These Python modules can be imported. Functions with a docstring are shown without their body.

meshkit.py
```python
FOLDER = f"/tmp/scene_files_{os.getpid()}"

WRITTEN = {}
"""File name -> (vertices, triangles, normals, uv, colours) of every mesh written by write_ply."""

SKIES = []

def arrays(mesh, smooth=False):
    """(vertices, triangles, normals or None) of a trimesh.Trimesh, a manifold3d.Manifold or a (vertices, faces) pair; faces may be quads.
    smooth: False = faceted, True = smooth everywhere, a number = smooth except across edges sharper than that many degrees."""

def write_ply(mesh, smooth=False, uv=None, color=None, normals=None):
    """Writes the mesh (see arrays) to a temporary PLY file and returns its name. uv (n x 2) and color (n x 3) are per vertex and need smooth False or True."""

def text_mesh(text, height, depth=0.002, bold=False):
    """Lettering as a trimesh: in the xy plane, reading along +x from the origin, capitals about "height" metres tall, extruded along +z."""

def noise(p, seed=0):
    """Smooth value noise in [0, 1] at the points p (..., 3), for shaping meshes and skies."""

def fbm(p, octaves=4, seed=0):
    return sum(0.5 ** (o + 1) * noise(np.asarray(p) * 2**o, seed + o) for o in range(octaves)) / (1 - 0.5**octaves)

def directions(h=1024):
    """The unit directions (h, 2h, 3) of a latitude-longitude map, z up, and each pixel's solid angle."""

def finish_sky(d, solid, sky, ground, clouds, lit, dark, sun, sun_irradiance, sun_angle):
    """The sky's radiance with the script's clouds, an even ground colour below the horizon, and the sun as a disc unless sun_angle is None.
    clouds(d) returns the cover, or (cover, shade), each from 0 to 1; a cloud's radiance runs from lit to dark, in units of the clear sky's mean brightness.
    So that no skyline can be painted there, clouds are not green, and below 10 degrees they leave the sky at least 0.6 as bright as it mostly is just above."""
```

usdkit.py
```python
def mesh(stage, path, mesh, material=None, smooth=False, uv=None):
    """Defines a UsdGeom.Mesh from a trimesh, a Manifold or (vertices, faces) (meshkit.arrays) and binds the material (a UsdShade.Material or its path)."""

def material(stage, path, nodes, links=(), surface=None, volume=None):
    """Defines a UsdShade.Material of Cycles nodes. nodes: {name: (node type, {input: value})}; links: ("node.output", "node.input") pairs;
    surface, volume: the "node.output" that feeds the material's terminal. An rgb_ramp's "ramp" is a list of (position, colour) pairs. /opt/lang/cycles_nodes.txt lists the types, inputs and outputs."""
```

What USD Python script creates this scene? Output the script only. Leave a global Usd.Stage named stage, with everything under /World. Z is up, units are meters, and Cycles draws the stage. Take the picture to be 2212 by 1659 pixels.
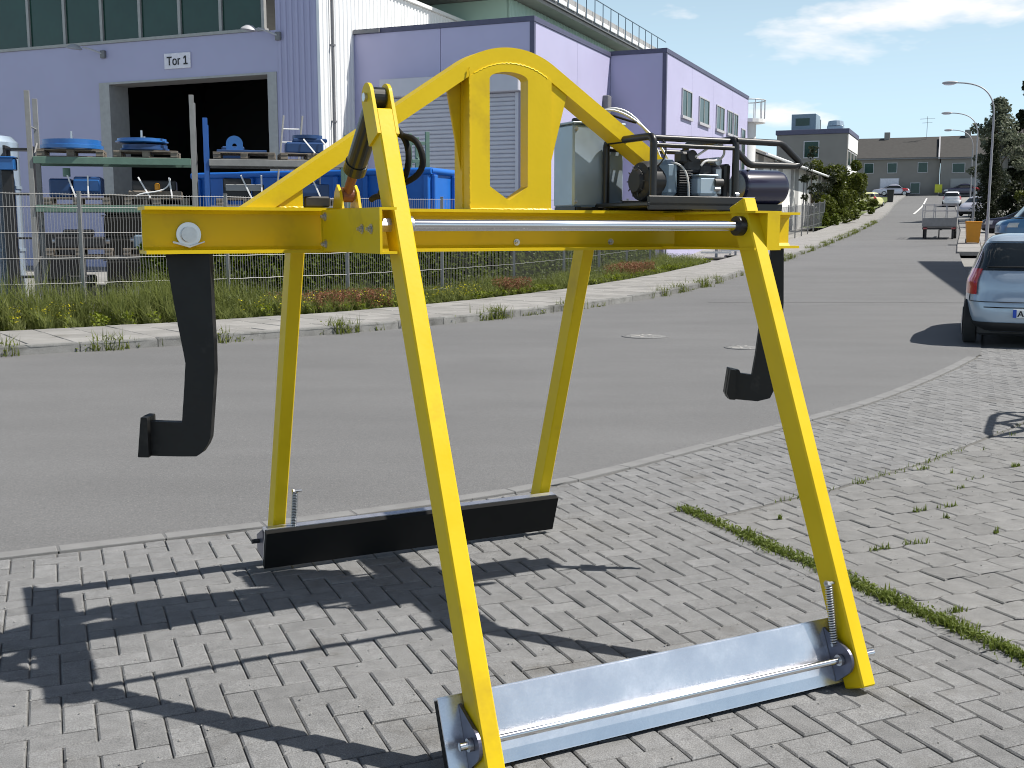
import math, random
import numpy as np, trimesh, shapely
from shapely.geometry import Polygon, LineString, Point, box as sbox
from shapely import affinity
from shapely.ops import unary_union
from scipy.interpolate import PchipInterpolator
import usdkit, meshkit
from pxr import Usd, UsdGeom, UsdLux, UsdShade, Gf, Sdf, Vt

stage = Usd.Stage.CreateInMemory()
UsdGeom.SetStageUpAxis(stage, UsdGeom.Tokens.z)
UsdGeom.SetStageMetersPerUnit(stage, 1.0)
UsdGeom.Xform.Define(stage, '/World')
UsdGeom.Scope.Define(stage, '/World/Looks')
PI = math.pi

# ------------------------------------------------------------------ camera
EYE, PITCH = 1.535, 7.93
cam = UsdGeom.Camera.Define(stage, '/World/camera')
cam.AddTranslateOp().Set(Gf.Vec3d(0, 0, EYE))
cam.AddRotateXOp().Set(90 - PITCH)
cam.CreateHorizontalApertureAttr(36.0)
cam.CreateVerticalApertureAttr(27.0)
cam.CreateFocalLengthAttr(36.0 * 2379 / 2212)
cam.CreateClippingRangeAttr(Gf.Vec2f(0.05, 2000))
cam.CreateExposureAttr(0.5)

# ------------------------------------------------------------------ sky and sun
SUN = np.array([1.09, -0.045, 1.55]); SUN /= np.linalg.norm(SUN)
SUN_EL = math.asin(SUN[2]); SUN_ROT = math.atan2(SUN[0], SUN[1])
SKY_STRENGTH, SUN_POWER = 0.05, 1.25
dome = UsdLux.DomeLight.Define(stage, '/World/sky')
dome.GetPrim().SetCustomDataByKey('kind', 'structure')
dome.GetPrim().SetCustomDataByKey('label', 'pale blue summer sky with thin white clouds')
dome.GetPrim().SetCustomDataByKey('category', 'sky')
sky_mat = usdkit.material(stage, '/World/Looks/sky', {
    'sky': ('sky_texture', {'sky_type': 'single_scattering', 'sun_disc': False, 'sun_elevation': SUN_EL, 'sun_rotation': SUN_ROT,
                            'altitude': 200.0, 'air_density': 1.0, 'aerosol_density': 1.3, 'ozone_density': 1.2}),
    'tc': ('texture_coordinate', {}),
    'sep': ('separate_xyz', {}),
    'zc': ('math', {'math_type': 'maximum', 'value2': 0.06}),
    'dx': ('math', {'math_type': 'divide'}), 'dy': ('math', {'math_type': 'divide'}),
    'flat': ('combine_xyz', {'z': 0.0}),
    'map': ('mapping', {'scale': (2.6, 2.6, 9.0), 'location': (4.4, 6.6, 9.2)}),
    'n': ('noise_texture', {'scale': 2.1, 'detail': 8.0, 'roughness': 0.55, 'distortion': 0.2}),
    'r': ('rgb_ramp', {'ramp': [(0.0, (0, 0, 0)), (0.57, (0.0, 0.0, 0.0)), (0.63, (0.42, 0.42, 0.42)), (0.70, (0.95, 0.95, 0.95)), (1.0, (1, 1, 1))]}),
    'mix': ('mix', {'mix_type': 'mix', 'color2': (16.0, 15.6, 15.6)}),
    'hz': ('rgb_ramp', {'ramp': [(0.0, (.80,) * 3), (0.10, (.70,) * 3), (0.22, (.46,) * 3), (0.36, (.14,) * 3), (0.6, (.0,) * 3), (1.0, (.0,) * 3)]}),
    'tint': ('mix', {'mix_type': 'mix', 'color2': (11.6, 15.8, 18.6)}),
    'bg': ('background_shader', {'strength': SKY_STRENGTH}),
}, [('tc.generated', 'sep.vector'), ('sep.z', 'zc.value1'), ('sep.x', 'dx.value1'), ('zc.value', 'dx.value2'), ('sep.y', 'dy.value1'), ('zc.value', 'dy.value2'),
    ('dx.value', 'flat.x'), ('dy.value', 'flat.y'), ('tc.generated', 'map.vector'), ('map.vector', 'n.vector'), ('n.fac', 'r.fac'),
    ('sep.z', 'hz.fac'), ('hz.color', 'tint.fac'), ('sky.color', 'tint.color1'), ('tint.color', 'mix.color1'), ('r.color', 'mix.fac'), ('mix.color', 'bg.color')], surface='bg.background')
UsdShade.MaterialBindingAPI.Apply(dome.GetPrim()).Bind(sky_mat)
sun = UsdLux.DistantLight.Define(stage, '/World/sun')
sun.CreateIntensityAttr(SUN_POWER); sun.CreateAngleAttr(0.53); sun.CreateNormalizeAttr(True); sun.CreateColorAttr(Gf.Vec3f(1.0, 0.955, 0.88))
zx = SUN; xx = np.cross([0, 1, 0], zx); xx /= np.linalg.norm(xx); yx = np.cross(zx, xx)
sun.AddTransformOp().Set(Gf.Matrix4d(*xx, 0, *yx, 0, *zx, 0, 0, 0, 0, 1))
LABELLED_SUN = sun.GetPrim()

# ------------------------------------------------------------------ helpers: naming and prims
COUNT = {}
def numbered(parent, name):
    k = COUNT.get((parent, name), 0); COUNT[(parent, name)] = k + 1
    return f'{parent}/{name}' if k == 0 else f'{parent}/{name}_{k:03d}'
def pathof(p): return '/World' if p is None else (p if isinstance(p, str) else str(p.GetPath()))
def tag(prim, label=None, cat=None, group=None, kind=None):
    p = prim.GetPrim()
    for k, v in (('label', label), ('category', cat), ('group', group), ('kind', kind)):
        if v: p.SetCustomDataByKey(k, v)
    return prim
def obj(name, mesh, m, parent=None, smooth=False, label=None, cat=None, group=None, kind=None):
    path = numbered(pathof(parent), name)
    return tag(usdkit.mesh(stage, path, mesh, m, smooth=smooth), label, cat, group, kind)
def thing(name, label, cat, loc=(0, 0, 0), rotz=0.0, group=None, kind=None):
    x = UsdGeom.Xform.Define(stage, numbered('/World', name))
    x.AddTranslateOp().Set(Gf.Vec3d(*map(float, loc))); x.AddRotateZOp().Set(float(rotz))
    return tag(x, label, cat, group, kind)
def dup(src, loc, rotz=0.0, label=None, group=None, name=None, scale=None):
    sp = src.GetPrim(); base = name or sp.GetName().split('_0')[0]
    x = UsdGeom.Xform.Define(stage, numbered('/World', base))
    x.GetPrim().GetReferences().AddInternalReference(sp.GetPath())
    x.ClearXformOpOrder()
    for a in list(x.GetPrim().GetAttributes()):
        pass
    M = Gf.Matrix4d(1.0); 
    if scale is not None: M = Gf.Matrix4d().SetScale(scale)
    M = M * Gf.Matrix4d().SetRotate(Gf.Rotation(Gf.Vec3d(0, 0, 1), float(rotz))) * Gf.Matrix4d().SetTranslate(Gf.Vec3d(*map(float, loc)))
    x.AddTransformOp().Set(M)
    x.GetPrim().SetInstanceable(True)
    cd = sp.GetCustomData()
    return tag(x, label or cd.get('label'), cd.get('category'), group or cd.get('group'))

# ------------------------------------------------------------------ helpers: geometry
def cat(ms): return trimesh.util.concatenate([m for m in ms if m is not None])
def T(m, loc=(0, 0, 0), rz=0.0, R=None):
    m = m.copy()
    if R is not None: m.apply_transform(np.vstack([np.hstack([R, [[0], [0], [0]]]), [0, 0, 0, 1]]))
    if rz: m.apply_transform(trimesh.transformations.rotation_matrix(rz, [0, 0, 1]))
    m.apply_translation(loc); return m
def bx(x0, x1, y0, y1, z0, z1):
    return trimesh.creation.box(bounds=[[min(x0, x1), min(y0, y1), min(z0, z1)], [max(x0, x1), max(y0, y1), max(z0, z1)]])
def cbox(x0, x1, y0, y1, z0, z1, c=0.01):
    x0, x1 = sorted((x0, x1)); y0, y1 = sorted((y0, y1)); z0, z1 = sorted((z0, z1))
    c = min(c, (x1 - x0) * .45, (y1 - y0) * .45, (z1 - z0) * .45)
    P = []
    for sx, X in ((1, x0), (-1, x1)):
        for sy, Y in ((1, y0), (-1, y1)):
            for sz, Z in ((1, z0), (-1, z1)):
                P += [(X, Y + sy * c, Z + sz * c), (X + sx * c, Y, Z + sz * c), (X + sx * c, Y + sy * c, Z)]
    return trimesh.convex.convex_hull(np.array(P))
def extr(poly, h, axis='z', at=0.0):
    """polygon extruded: axis z -> (x,y); axis y -> polygon in (x,z) from y=at to at+h; axis x -> polygon in (y,z)"""
    gs = [g for g in getattr(poly, 'geoms', [poly]) if g.geom_type == 'Polygon' and g.area > 1e-9]
    out = []
    for g in gs:
        m = trimesh.creation.extrude_polygon(g, h, engine='earcut')
        v = m.vertices.copy()
        if axis == 'z': v[:, 2] += at
        elif axis == 'y': v = np.stack([v[:, 0], at + v[:, 2], v[:, 1]], 1)
        else: v = np.stack([at + v[:, 2], v[:, 0], v[:, 1]], 1)
        f = m.faces if axis != 'y' else m.faces[:, ::-1]
        out.append(trimesh.Trimesh(v, f, process=False))
    return cat(out)
def tube(pts, r, n=10, caps=True):
    p = np.asarray(pts, float); rr = np.broadcast_to(r, (len(p),))
    t = np.gradient(p, axis=0) if len(p) > 2 else np.array([p[1] - p[0]] * 2)
    t /= np.linalg.norm(t, axis=1, keepdims=True) + 1e-12
    a = np.cross(t[0], [0, 0, 1.0] if abs(t[0][2]) < .9 else [1.0, 0, 0]); a /= np.linalg.norm(a)
    V = []; ang = np.arange(n) * 2 * PI / n
    for i in range(len(p)):
        a = a - t[i] * (a @ t[i]); a /= np.linalg.norm(a) + 1e-12; b = np.cross(t[i], a)
        V.append(p[i] + rr[i] * (np.cos(ang)[:, None] * a + np.sin(ang)[:, None] * b))
    V = np.concatenate(V); F = []
    for i in range(len(p) - 1):
        for j in range(n):
            k = (j + 1) % n
            F += [(i * n + j, i * n + k, (i + 1) * n + k), (i * n + j, (i + 1) * n + k, (i + 1) * n + j)]
    if caps:
        c0, c1 = len(V), len(V) + 1; V = np.vstack([V, p[0], p[-1]])
        e = (len(p) - 1) * n
        for j in range(n):
            k = (j + 1) % n
            F += [(c0, k, j), (c1, e + j, e + k)]
    return trimesh.Trimesh(V, np.array(F), process=False)
def spline(pts, n=24):
    p = np.asarray(pts, float); d = np.r_[0, np.cumsum(np.linalg.norm(np.diff(p, axis=0), axis=1))]
    from scipy.interpolate import CubicSpline
    return CubicSpline(d, p)(np.linspace(0, d[-1], n))
def rounded(pts, r, n=5):
    """polyline with rounded inner corners"""
    p = [np.asarray(q, float) for q in pts]; out = [p[0]]
    for i in range(1, len(p) - 1):
        a, b, c = p[i - 1], p[i], p[i + 1]
        u = (a - b) / np.linalg.norm(a - b); w = (c - b) / np.linalg.norm(c - b)
        s, e = b + u * r, b + w * r
        for k in np.linspace(0, 1, n): out.append((1 - k) ** 2 * s + 2 * k * (1 - k) * b + k * k * e)
    out.append(p[-1]); return np.array(out)
def bar(p0, p1, wa, wb, ref=(1, 0, 0), c=0.006):
    """box section bar from p0 to p1, wa wide along ref, wb across"""
    p0, p1 = np.asarray(p0, float), np.asarray(p1, float); d = p1 - p0; L = np.linalg.norm(d); d /= L
    a = np.asarray(ref, float); a = a - d * (a @ d); a /= np.linalg.norm(a); b = np.cross(d, a)
    m = cbox(-wa / 2, wa / 2, -wb / 2, wb / 2, 0, L, c)
    v = m.vertices; return trimesh.Trimesh(p0 + v[:, :1] * a + v[:, 1:2] * b + v[:, 2:] * d, m.faces, process=False)
def cyl(p0, p1, r, n=20, r1=None): return tube([p0, p1], [r, r if r1 is None else r1], n)
def lathe(prof, n=20, axis='z', at=(0, 0, 0)):
    m = trimesh.creation.revolve(np.asarray(prof, float), sections=n); v = m.vertices.copy()
    if axis == 'x': v = v[:, [2, 0, 1]]
    if axis == 'y': v = v[:, [1, 2, 0]]
    return trimesh.Trimesh(v + np.asarray(at), m.faces, process=False)
def sheet(L, R, zf, nl=10, dz=0.0):
    """ruled sheet between two polylines with equal point counts, following zf(x, y)"""
    L, R = np.asarray(L, float), np.asarray(R, float); n = len(L)
    V = np.concatenate([L + (R - L) * k for k in np.linspace(0, 1, nl + 1)])
    z = np.array([zf(x, y) for x, y in V]) + dz
    i, j = np.meshgrid(np.arange(nl), np.arange(n - 1), indexing='ij'); q = np.stack([i * n + j, i * n + j + 1, (i + 1) * n + j + 1, (i + 1) * n + j], -1).reshape(-1, 4)
    f = np.vstack([q[:, [0, 1, 2]], q[:, [0, 2, 3]]])
    V3 = np.c_[V, z]
    m = trimesh.Trimesh(V3, f, process=False)
    nrm = np.cross(V3[f[:, 1]] - V3[f[:, 0]], V3[f[:, 2]] - V3[f[:, 0]])
    if nrm[:, 2].mean() < 0: m = trimesh.Trimesh(V3, f[:, ::-1], process=False)
    return m
def resample(p, n):
    p = np.asarray(p, float); d = np.r_[0, np.cumsum(np.linalg.norm(np.diff(p, axis=0), axis=1))]
    s = np.linspace(0, d[-1], n); return np.stack([np.interp(s, d, p[:, k]) for k in range(p.shape[1])], 1)
def smoothline(p, n):
    p = np.asarray(p, float); d = np.r_[0, np.cumsum(np.linalg.norm(np.diff(p, axis=0), axis=1))]
    f = [PchipInterpolator(d, p[:, k]) for k in range(2)]; s = np.linspace(0, d[-1], n); return np.stack([g(s) for g in f], 1)
def offset(p, d):
    p = np.asarray(p, float); t = np.gradient(p, axis=0); t /= np.linalg.norm(t, axis=1, keepdims=True)
    return p + d * np.stack([-t[:, 1], t[:, 0]], 1)

# ------------------------------------------------------------------ helpers: materials
def mat(name, col, rough=0.6, metal=0.0, var=0.12, scale=6.0, bump=0.0, bscale=60.0, spec=0.5, coat=0.0, fine=0.0, fscale=300.0, stain=None, aniso=0.0, rnd=0.0, roughvar=0.0):
    c = np.asarray(col, float)
    N = {'g': ('geometry', {}), 'n': ('noise_texture', {'scale': scale, 'detail': 6.0, 'roughness': 0.6}),
         'r': ('rgb_ramp', {'ramp': [(0.25, c * (1 - var)), (0.75, np.minimum(c * (1 + var), 1.0))]}),
         'p': ('principled_bsdf', {'roughness': rough, 'metallic': metal, 'specular_ior_level': spec, 'coat_weight': coat, 'coat_roughness': 0.08})}
    L = [('g.position', 'n.vector'), ('n.fac', 'r.fac')]; src = 'r.color'
    if stain is not None:
        N['sn'] = ('noise_texture', {'scale': stain[1], 'detail': 5.0, 'roughness': 0.65}); N['sr'] = ('rgb_ramp', {'ramp': [(stain[2], (0, 0, 0)), (stain[2] + .16, (1, 1, 1))]})
        N['sm'] = ('mix', {'mix_type': 'mix', 'color2': tuple(stain[0])}); L += [('g.position', 'sn.vector'), ('sn.fac', 'sr.fac'), ('sr.color', 'sm.fac'), (src, 'sm.color1')]; src = 'sm.color'
    if fine:
        N['fn'] = ('noise_texture', {'scale': fscale, 'detail': 2.0}); N['fr'] = ('rgb_ramp', {'ramp': [(0.3, (1 - fine,) * 3), (0.7, (1 + fine,) * 3)]})
        N['fm'] = ('mix', {'mix_type': 'multiply', 'fac': 1.0}); L += [('g.position', 'fn.vector'), ('fn.fac', 'fr.fac'), (src, 'fm.color1'), ('fr.color', 'fm.color2')]; src = 'fm.color'
    if rnd:
        N['oi'] = ('object_info', {}); N['mr'] = ('map_range', {'to_min': 1 - rnd, 'to_max': 1 + rnd}); N['hs'] = ('hsv', {})
        L += [('oi.random', 'mr.value'), ('mr.result', 'hs.value'), (src, 'hs.color')]; src = 'hs.color'
    L.append((src, 'p.base_color'))
    if roughvar:
        N['rr'] = ('map_range', {'from_min': 0.3, 'from_max': 0.7, 'to_min': max(rough - roughvar, .03), 'to_max': rough + roughvar}); L += [('n.fac', 'rr.value'), ('rr.result', 'p.roughness')]
    if bump:
        N['bn'] = ('noise_texture', {'scale': bscale, 'detail': 4.0}); N['b'] = ('bump', {'strength': bump, 'distance': 0.004})
        L += [('g.position', 'bn.vector'), ('bn.fac', 'b.height'), ('b.normal', 'p.normal')]
    return usdkit.material(stage, '/World/Looks/' + name, N, L, surface='p.BSDF')
def leafmat(name, c0, c1, trans=0.35, scale=3.0, rough=0.55, spec=0.3):
    N = {'g': ('geometry', {}), 'n': ('noise_texture', {'scale': scale, 'detail': 4.0}), 'ra': ('math', {'math_type': 'multiply_add', 'value2': 0.55, 'value3': 0.0}),
         'ad': ('math', {'math_type': 'add'}), 'r': ('rgb_ramp', {'ramp': [(0.35, c0), (0.85, c1)]}),
         'd': ('principled_bsdf', {'roughness': rough, 'specular_ior_level': spec}), 't': ('translucent_bsdf', {}), 'm': ('mix_closure', {'fac': trans})}
    N['nm'] = ('math', {'math_type': 'multiply', 'value2': 0.6})
    L = [('g.position', 'n.vector'), ('g.random_per_island', 'ra.value1'), ('n.fac', 'nm.value1'), ('nm.value', 'ad.value1'), ('ra.value', 'ad.value2'), ('ad.value', 'r.fac'),
         ('r.color', 'd.base_color'), ('r.color', 't.color'), ('d.BSDF', 'm.closure1'), ('t.BSDF', 'm.closure2')]
    return usdkit.material(stage, '/World/Looks/' + name, N, L, surface='m.closure')

M = {}
M['yellow'] = mat('yellow_paint', (0.63, 0.448, 0.004), 0.46, var=0.07, scale=3, spec=0.28, coat=0.0, bump=0.08, bscale=70, roughvar=0.14, stain=((0.50, 0.345, 0.010), 3.4, 0.58))
M['black_paint'] = mat('black_paint', (0.010, 0.010, 0.011), 0.38, var=0.2, scale=5, bump=0.08, bscale=60)
M['hook_steel'] = mat('black_hook_paint', (0.007, 0.007, 0.007), 0.5, var=0.3, scale=7, bump=0.2, bscale=40, spec=0.35, roughvar=0.15, stain=((0.028, 0.026, 0.024), 6.0, 0.62))
M['rubber'] = mat('black_rubber', (0.005, 0.005, 0.005), 0.75, spec=0.25, var=0.2, scale=9)
M['steel'] = mat('bright_steel', (0.62, 0.62, 0.63), 0.28, 1.0, var=0.06, scale=8, roughvar=0.08)
M['plate'] = mat('brushed_plate', (0.74, 0.75, 0.80), 0.22, 0.86, var=0.12, scale=4.5, roughvar=0.12, bump=0.25, bscale=7); M['ear'] = mat('dark_steel_ear', (0.13, 0.13, 0.17), 0.35, 0.8, var=0.2, scale=20)
M['chrome'] = mat('chrome_rod', (0.72, 0.72, 0.73), 0.14, 1.0, var=0.03)
M['zinc'] = mat('zinc_bolt', (0.55, 0.55, 0.56), 0.35, 1.0, var=0.1, scale=60)
M['galv'] = mat('galvanised', (0.34, 0.42, 0.50), 0.40, 0.45, var=0.10, scale=9, roughvar=0.1)
M['primer'] = mat('brown_primer', (0.16, 0.05, 0.02), 0.5)
M['cyl'] = mat('cylinder_black', (0.012, 0.013, 0.010), 0.3, var=0.2)
M['muffler'] = mat('dark_blue_tank', (0.018, 0.018, 0.04), 0.22, 0.0, var=0.1, coat=0.6)
M['alu'] = mat('cast_aluminium', (0.48, 0.49, 0.50), 0.4, 0.9, var=0.2, scale=40)
M['engine'] = mat('engine_dark', (0.02, 0.02, 0.022), 0.5, var=0.3, scale=30)
M['bluegrey'] = mat('bluegrey_paint', (0.16, 0.22, 0.28), 0.35, var=0.1)
M['brass'] = mat('brass_fitting', (0.45, 0.30, 0.10), 0.35, 0.9)
M['whitecable'] = mat('pale_cable', (0.55, 0.55, 0.55), 0.4)
# ground
for i, k in enumerate((0.148, 0.160, 0.169, 0.182)):
    M[f'brick{i}'] = mat(f'paver_{i}', (k * .99, k, k * 1.015), 0.88, var=0.20, scale=16, bump=0.45, bscale=190, fine=0.34, fscale=230, stain=((k * .62, k * .6, k * .57), 2.1, 0.58))
    M[f'tee{i}'] = mat(f'tee_paver_{i}', (k * 1.02, k * 1.02, k * 1.01), 0.9, var=0.18, scale=12, bump=0.45, bscale=190, fine=0.34, fscale=230, stain=((k * .72, k * .72, k * .68), 1.7, 0.58))
M['sand'] = mat('joint_sand', (0.115, 0.113, 0.108), 0.95, var=0.3, scale=14, fine=0.3, fscale=300)
M['edging'] = mat('edging_stone', (0.178, 0.179, 0.18), 0.88, var=0.14, scale=6, bump=0.3, bscale=160, fine=0.14, fscale=300)
M['kerb'] = mat('kerb_stone', (0.19, 0.19, 0.185), 0.9, var=0.2, scale=5, bump=0.4, bscale=120, fine=0.25, fscale=150, rnd=0.15, stain=((0.07, 0.07, 0.06), 2.2, 0.52))
M['slab'] = mat('pavement_slab', (0.235, 0.23, 0.222), 0.9, var=0.14, scale=3, bump=0.25, bscale=120, fine=0.12, fscale=150, rnd=0.12, stain=((0.17, 0.165, 0.15), 1.4, 0.6))
M['gravel'] = mat('yard_ground', (0.23, 0.225, 0.215), 0.95, var=0.22, scale=1.2, bump=0.4, bscale=50, fine=0.2, fscale=90)
M['lawn'] = mat('lawn_ground', (0.10, 0.13, 0.03), 0.95, var=0.35, scale=2.0, fine=0.3, fscale=60)
M['white_line'] = mat('road_paint', (0.62, 0.62, 0.60), 0.8, var=0.15, scale=5)
def asphalt():
    N = {'g': ('geometry', {}), 'n1': ('noise_texture', {'scale': 0.35, 'detail': 5.0, 'roughness': 0.6}), 'n2': ('noise_texture', {'scale': 105.0, 'detail': 6.0, 'roughness': 0.85}),
         'mp': ('mapping', {'rotation': (0, 0, -0.55), 'scale': (0.25, 0.9, 1.0)}), 'n3': ('noise_texture', {'scale': 1.6, 'detail': 4.0}),
         'v': ('voronoi_texture', {'scale': 120.0}), 'r1': ('rgb_ramp', {'ramp': [(0.3, (0.122, 0.123, 0.125)), (0.7, (0.142, 0.143, 0.145))]}),
         'r2': ('rgb_ramp', {'ramp': [(0.30, (0.35,) * 3), (0.47, (0.95,) * 3), (0.56, (1.05,) * 3), (0.70, (2.3,) * 3)]}),
         'r3': ('rgb_ramp', {'ramp': [(0.35, (0.95,) * 3), (0.65, (1.04,) * 3)]}),
         'a': ('mix', {'mix_type': 'multiply', 'fac': 1.0}), 'c': ('mix', {'mix_type': 'multiply', 'fac': 1.0}),
         'b': ('bump', {'strength': 0.5, 'distance': 0.004}), 'p': ('principled_bsdf', {'roughness': 0.82, 'specular_ior_level': 0.4})}
    L = [('g.position', 'n1.vector'), ('g.position', 'n2.vector'), ('g.position', 'mp.vector'), ('mp.vector', 'n3.vector'), ('n1.fac', 'r1.fac'), ('n2.fac', 'r2.fac'), ('n3.fac', 'r3.fac'),
         ('r1.color', 'a.color1'), ('r2.color', 'a.color2'), ('a.color', 'c.color1'), ('r3.color', 'c.color2'), ('c.color', 'p.base_color'), ('n2.fac', 'b.height'), ('b.normal', 'p.normal')]
    N.pop('v')
    return usdkit.material(stage, '/World/Looks/asphalt', N, L, surface='p.BSDF')
M['asphalt'] = asphalt()
M['crack'] = mat('crack_filler', (0.06, 0.058, 0.055), 0.8)
M['iron'] = mat('manhole_iron', (0.34, 0.33, 0.31), 0.6, 0.3, var=0.25, scale=30)
# buildings
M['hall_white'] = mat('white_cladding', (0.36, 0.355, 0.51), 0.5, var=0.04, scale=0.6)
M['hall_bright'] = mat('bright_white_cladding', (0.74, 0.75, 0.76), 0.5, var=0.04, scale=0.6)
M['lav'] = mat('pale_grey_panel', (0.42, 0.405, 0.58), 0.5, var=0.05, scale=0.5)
M['lav_trim'] = mat('dark_violet_trim', (0.075, 0.075, 0.13), 0.5)
M['pale_green'] = mat('pale_green_cladding', (0.40, 0.56, 0.47), 0.5, var=0.06, scale=0.5)
M['roofgrey'] = mat('grey_roof', (0.30, 0.29, 0.27), 0.7, var=0.12, scale=2)
M['dark_glass'] = mat('dark_glazing', (0.008, 0.030, 0.022), 0.12, var=0.3, scale=0.7)
M['mullion'] = mat('grey_mullion', (0.30, 0.30, 0.29), 0.5)
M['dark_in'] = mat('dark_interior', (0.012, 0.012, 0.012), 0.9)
M['reveal'] = mat('grey_reveal', (0.33, 0.33, 0.33), 0.6)
M['shutter'] = mat('shutter_slats', (0.50, 0.50, 0.56), 0.45, var=0.05, scale=2)
M['pipe'] = mat('grey_pipe', (0.16, 0.16, 0.17), 0.5)
M['sign_white'] = mat('white_sign', (0.66, 0.64, 0.70), 0.5)
M['sign_black'] = mat('black_letters', (0.012, 0.012, 0.014), 0.6)
M['white'] = mat('white_wall', (0.72, 0.72, 0.71), 0.7, var=0.05, scale=1)
M['greywall'] = mat('grey_wall_panel', (0.32, 0.32, 0.32), 0.7, var=0.06, scale=1)
M['house_grey'] = mat('grey_render', (0.215, 0.205, 0.19), 0.85, var=0.06, scale=1)
M['house_tan'] = mat('tan_render', (0.21, 0.195, 0.18), 0.85, var=0.08, scale=1)
M['house_tan2'] = mat('beige_render', (0.25, 0.235, 0.21), 0.85, var=0.08, scale=1)
M['tileroof'] = mat('dark_roof_tiles', (0.046, 0.044, 0.042), 0.85, var=0.2, scale=3)
M['frame_white'] = mat('pale_frames', (0.42, 0.42, 0.44), 0.5)
M['railing'] = mat('blue_grey_railing', (0.10, 0.16, 0.22), 0.5)
# yard and street
M['rack_green'] = mat('green_rack_paint', (0.11, 0.19, 0.15), 0.55, var=0.15, scale=5)
M['rack_grey'] = mat('grey_rack_paint', (0.24, 0.24, 0.235), 0.55, var=0.15, scale=6)
M['rack_blue'] = mat('blue_rack_paint', (0.02, 0.10, 0.36), 0.45, var=0.12, scale=5)
M['wood'] = mat('grey_pallet_wood', (0.20, 0.17, 0.14), 0.9, var=0.3, scale=9)
M['blue_steel'] = mat('blue_cast_steel', (0.02, 0.12, 0.36), 0.35, var=0.15, scale=4, coat=0.2)
M['blue_dark'] = mat('dark_blue_steel', (0.015, 0.05, 0.15), 0.4, var=0.15, scale=4)
M['container'] = mat('blue_container', (0.012, 0.13, 0.50), 0.45, var=0.1, scale=1.5)
M['fence'] = mat('fence_zinc', (0.26, 0.26, 0.26), 0.5, 0.4, var=0.1, scale=10)
M['lamp'] = mat('lamp_post_zinc', (0.34, 0.34, 0.36), 0.5, 0.4, var=0.08)
M['orange'] = mat('orange_plastic', (0.62, 0.26, 0.01), 0.5, var=0.08)
M['binblack'] = mat('black_plastic', (0.02, 0.02, 0.02), 0.5)
M['strap'] = mat('white_strap', (0.75, 0.75, 0.75), 0.6)
M['bark'] = mat('tree_bark', (0.07, 0.055, 0.04), 0.9, var=0.3, scale=12)
M['tyre'] = mat('tyre_rubber', (0.015, 0.015, 0.015), 0.8)
M['carglass'] = mat('car_glass', (0.010, 0.013, 0.014), 0.06, var=0.1, coat=0.5)
M['red_lamp'] = mat('red_lens', (0.35, 0.012, 0.015), 0.15, coat=0.8)
M['grille'] = mat('black_trim', (0.015, 0.015, 0.016), 0.55)
def paint(name, c, metal=0.35): return mat('car_' + name, c, 0.32, metal, var=0.02, coat=0.9)
M['silverblue'] = paint('silver_blue', (0.36, 0.44, 0.53)); M['car_white'] = paint('white', (0.66, 0.67, 0.7), 0.0); M['car_blue'] = paint('blue', (0.05, 0.16, 0.32))
M['car_dark'] = paint('dark', (0.03, 0.03, 0.06)); M['car_yellow'] = paint('yellow', (0.72, 0.72, 0.36), 0.0); M['sign_yellow'] = mat('yellow_sign_panel', (0.55, 0.55, 0.03), 0.5); M['car_silver'] = paint('silver', (0.52, 0.53, 0.62))
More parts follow.
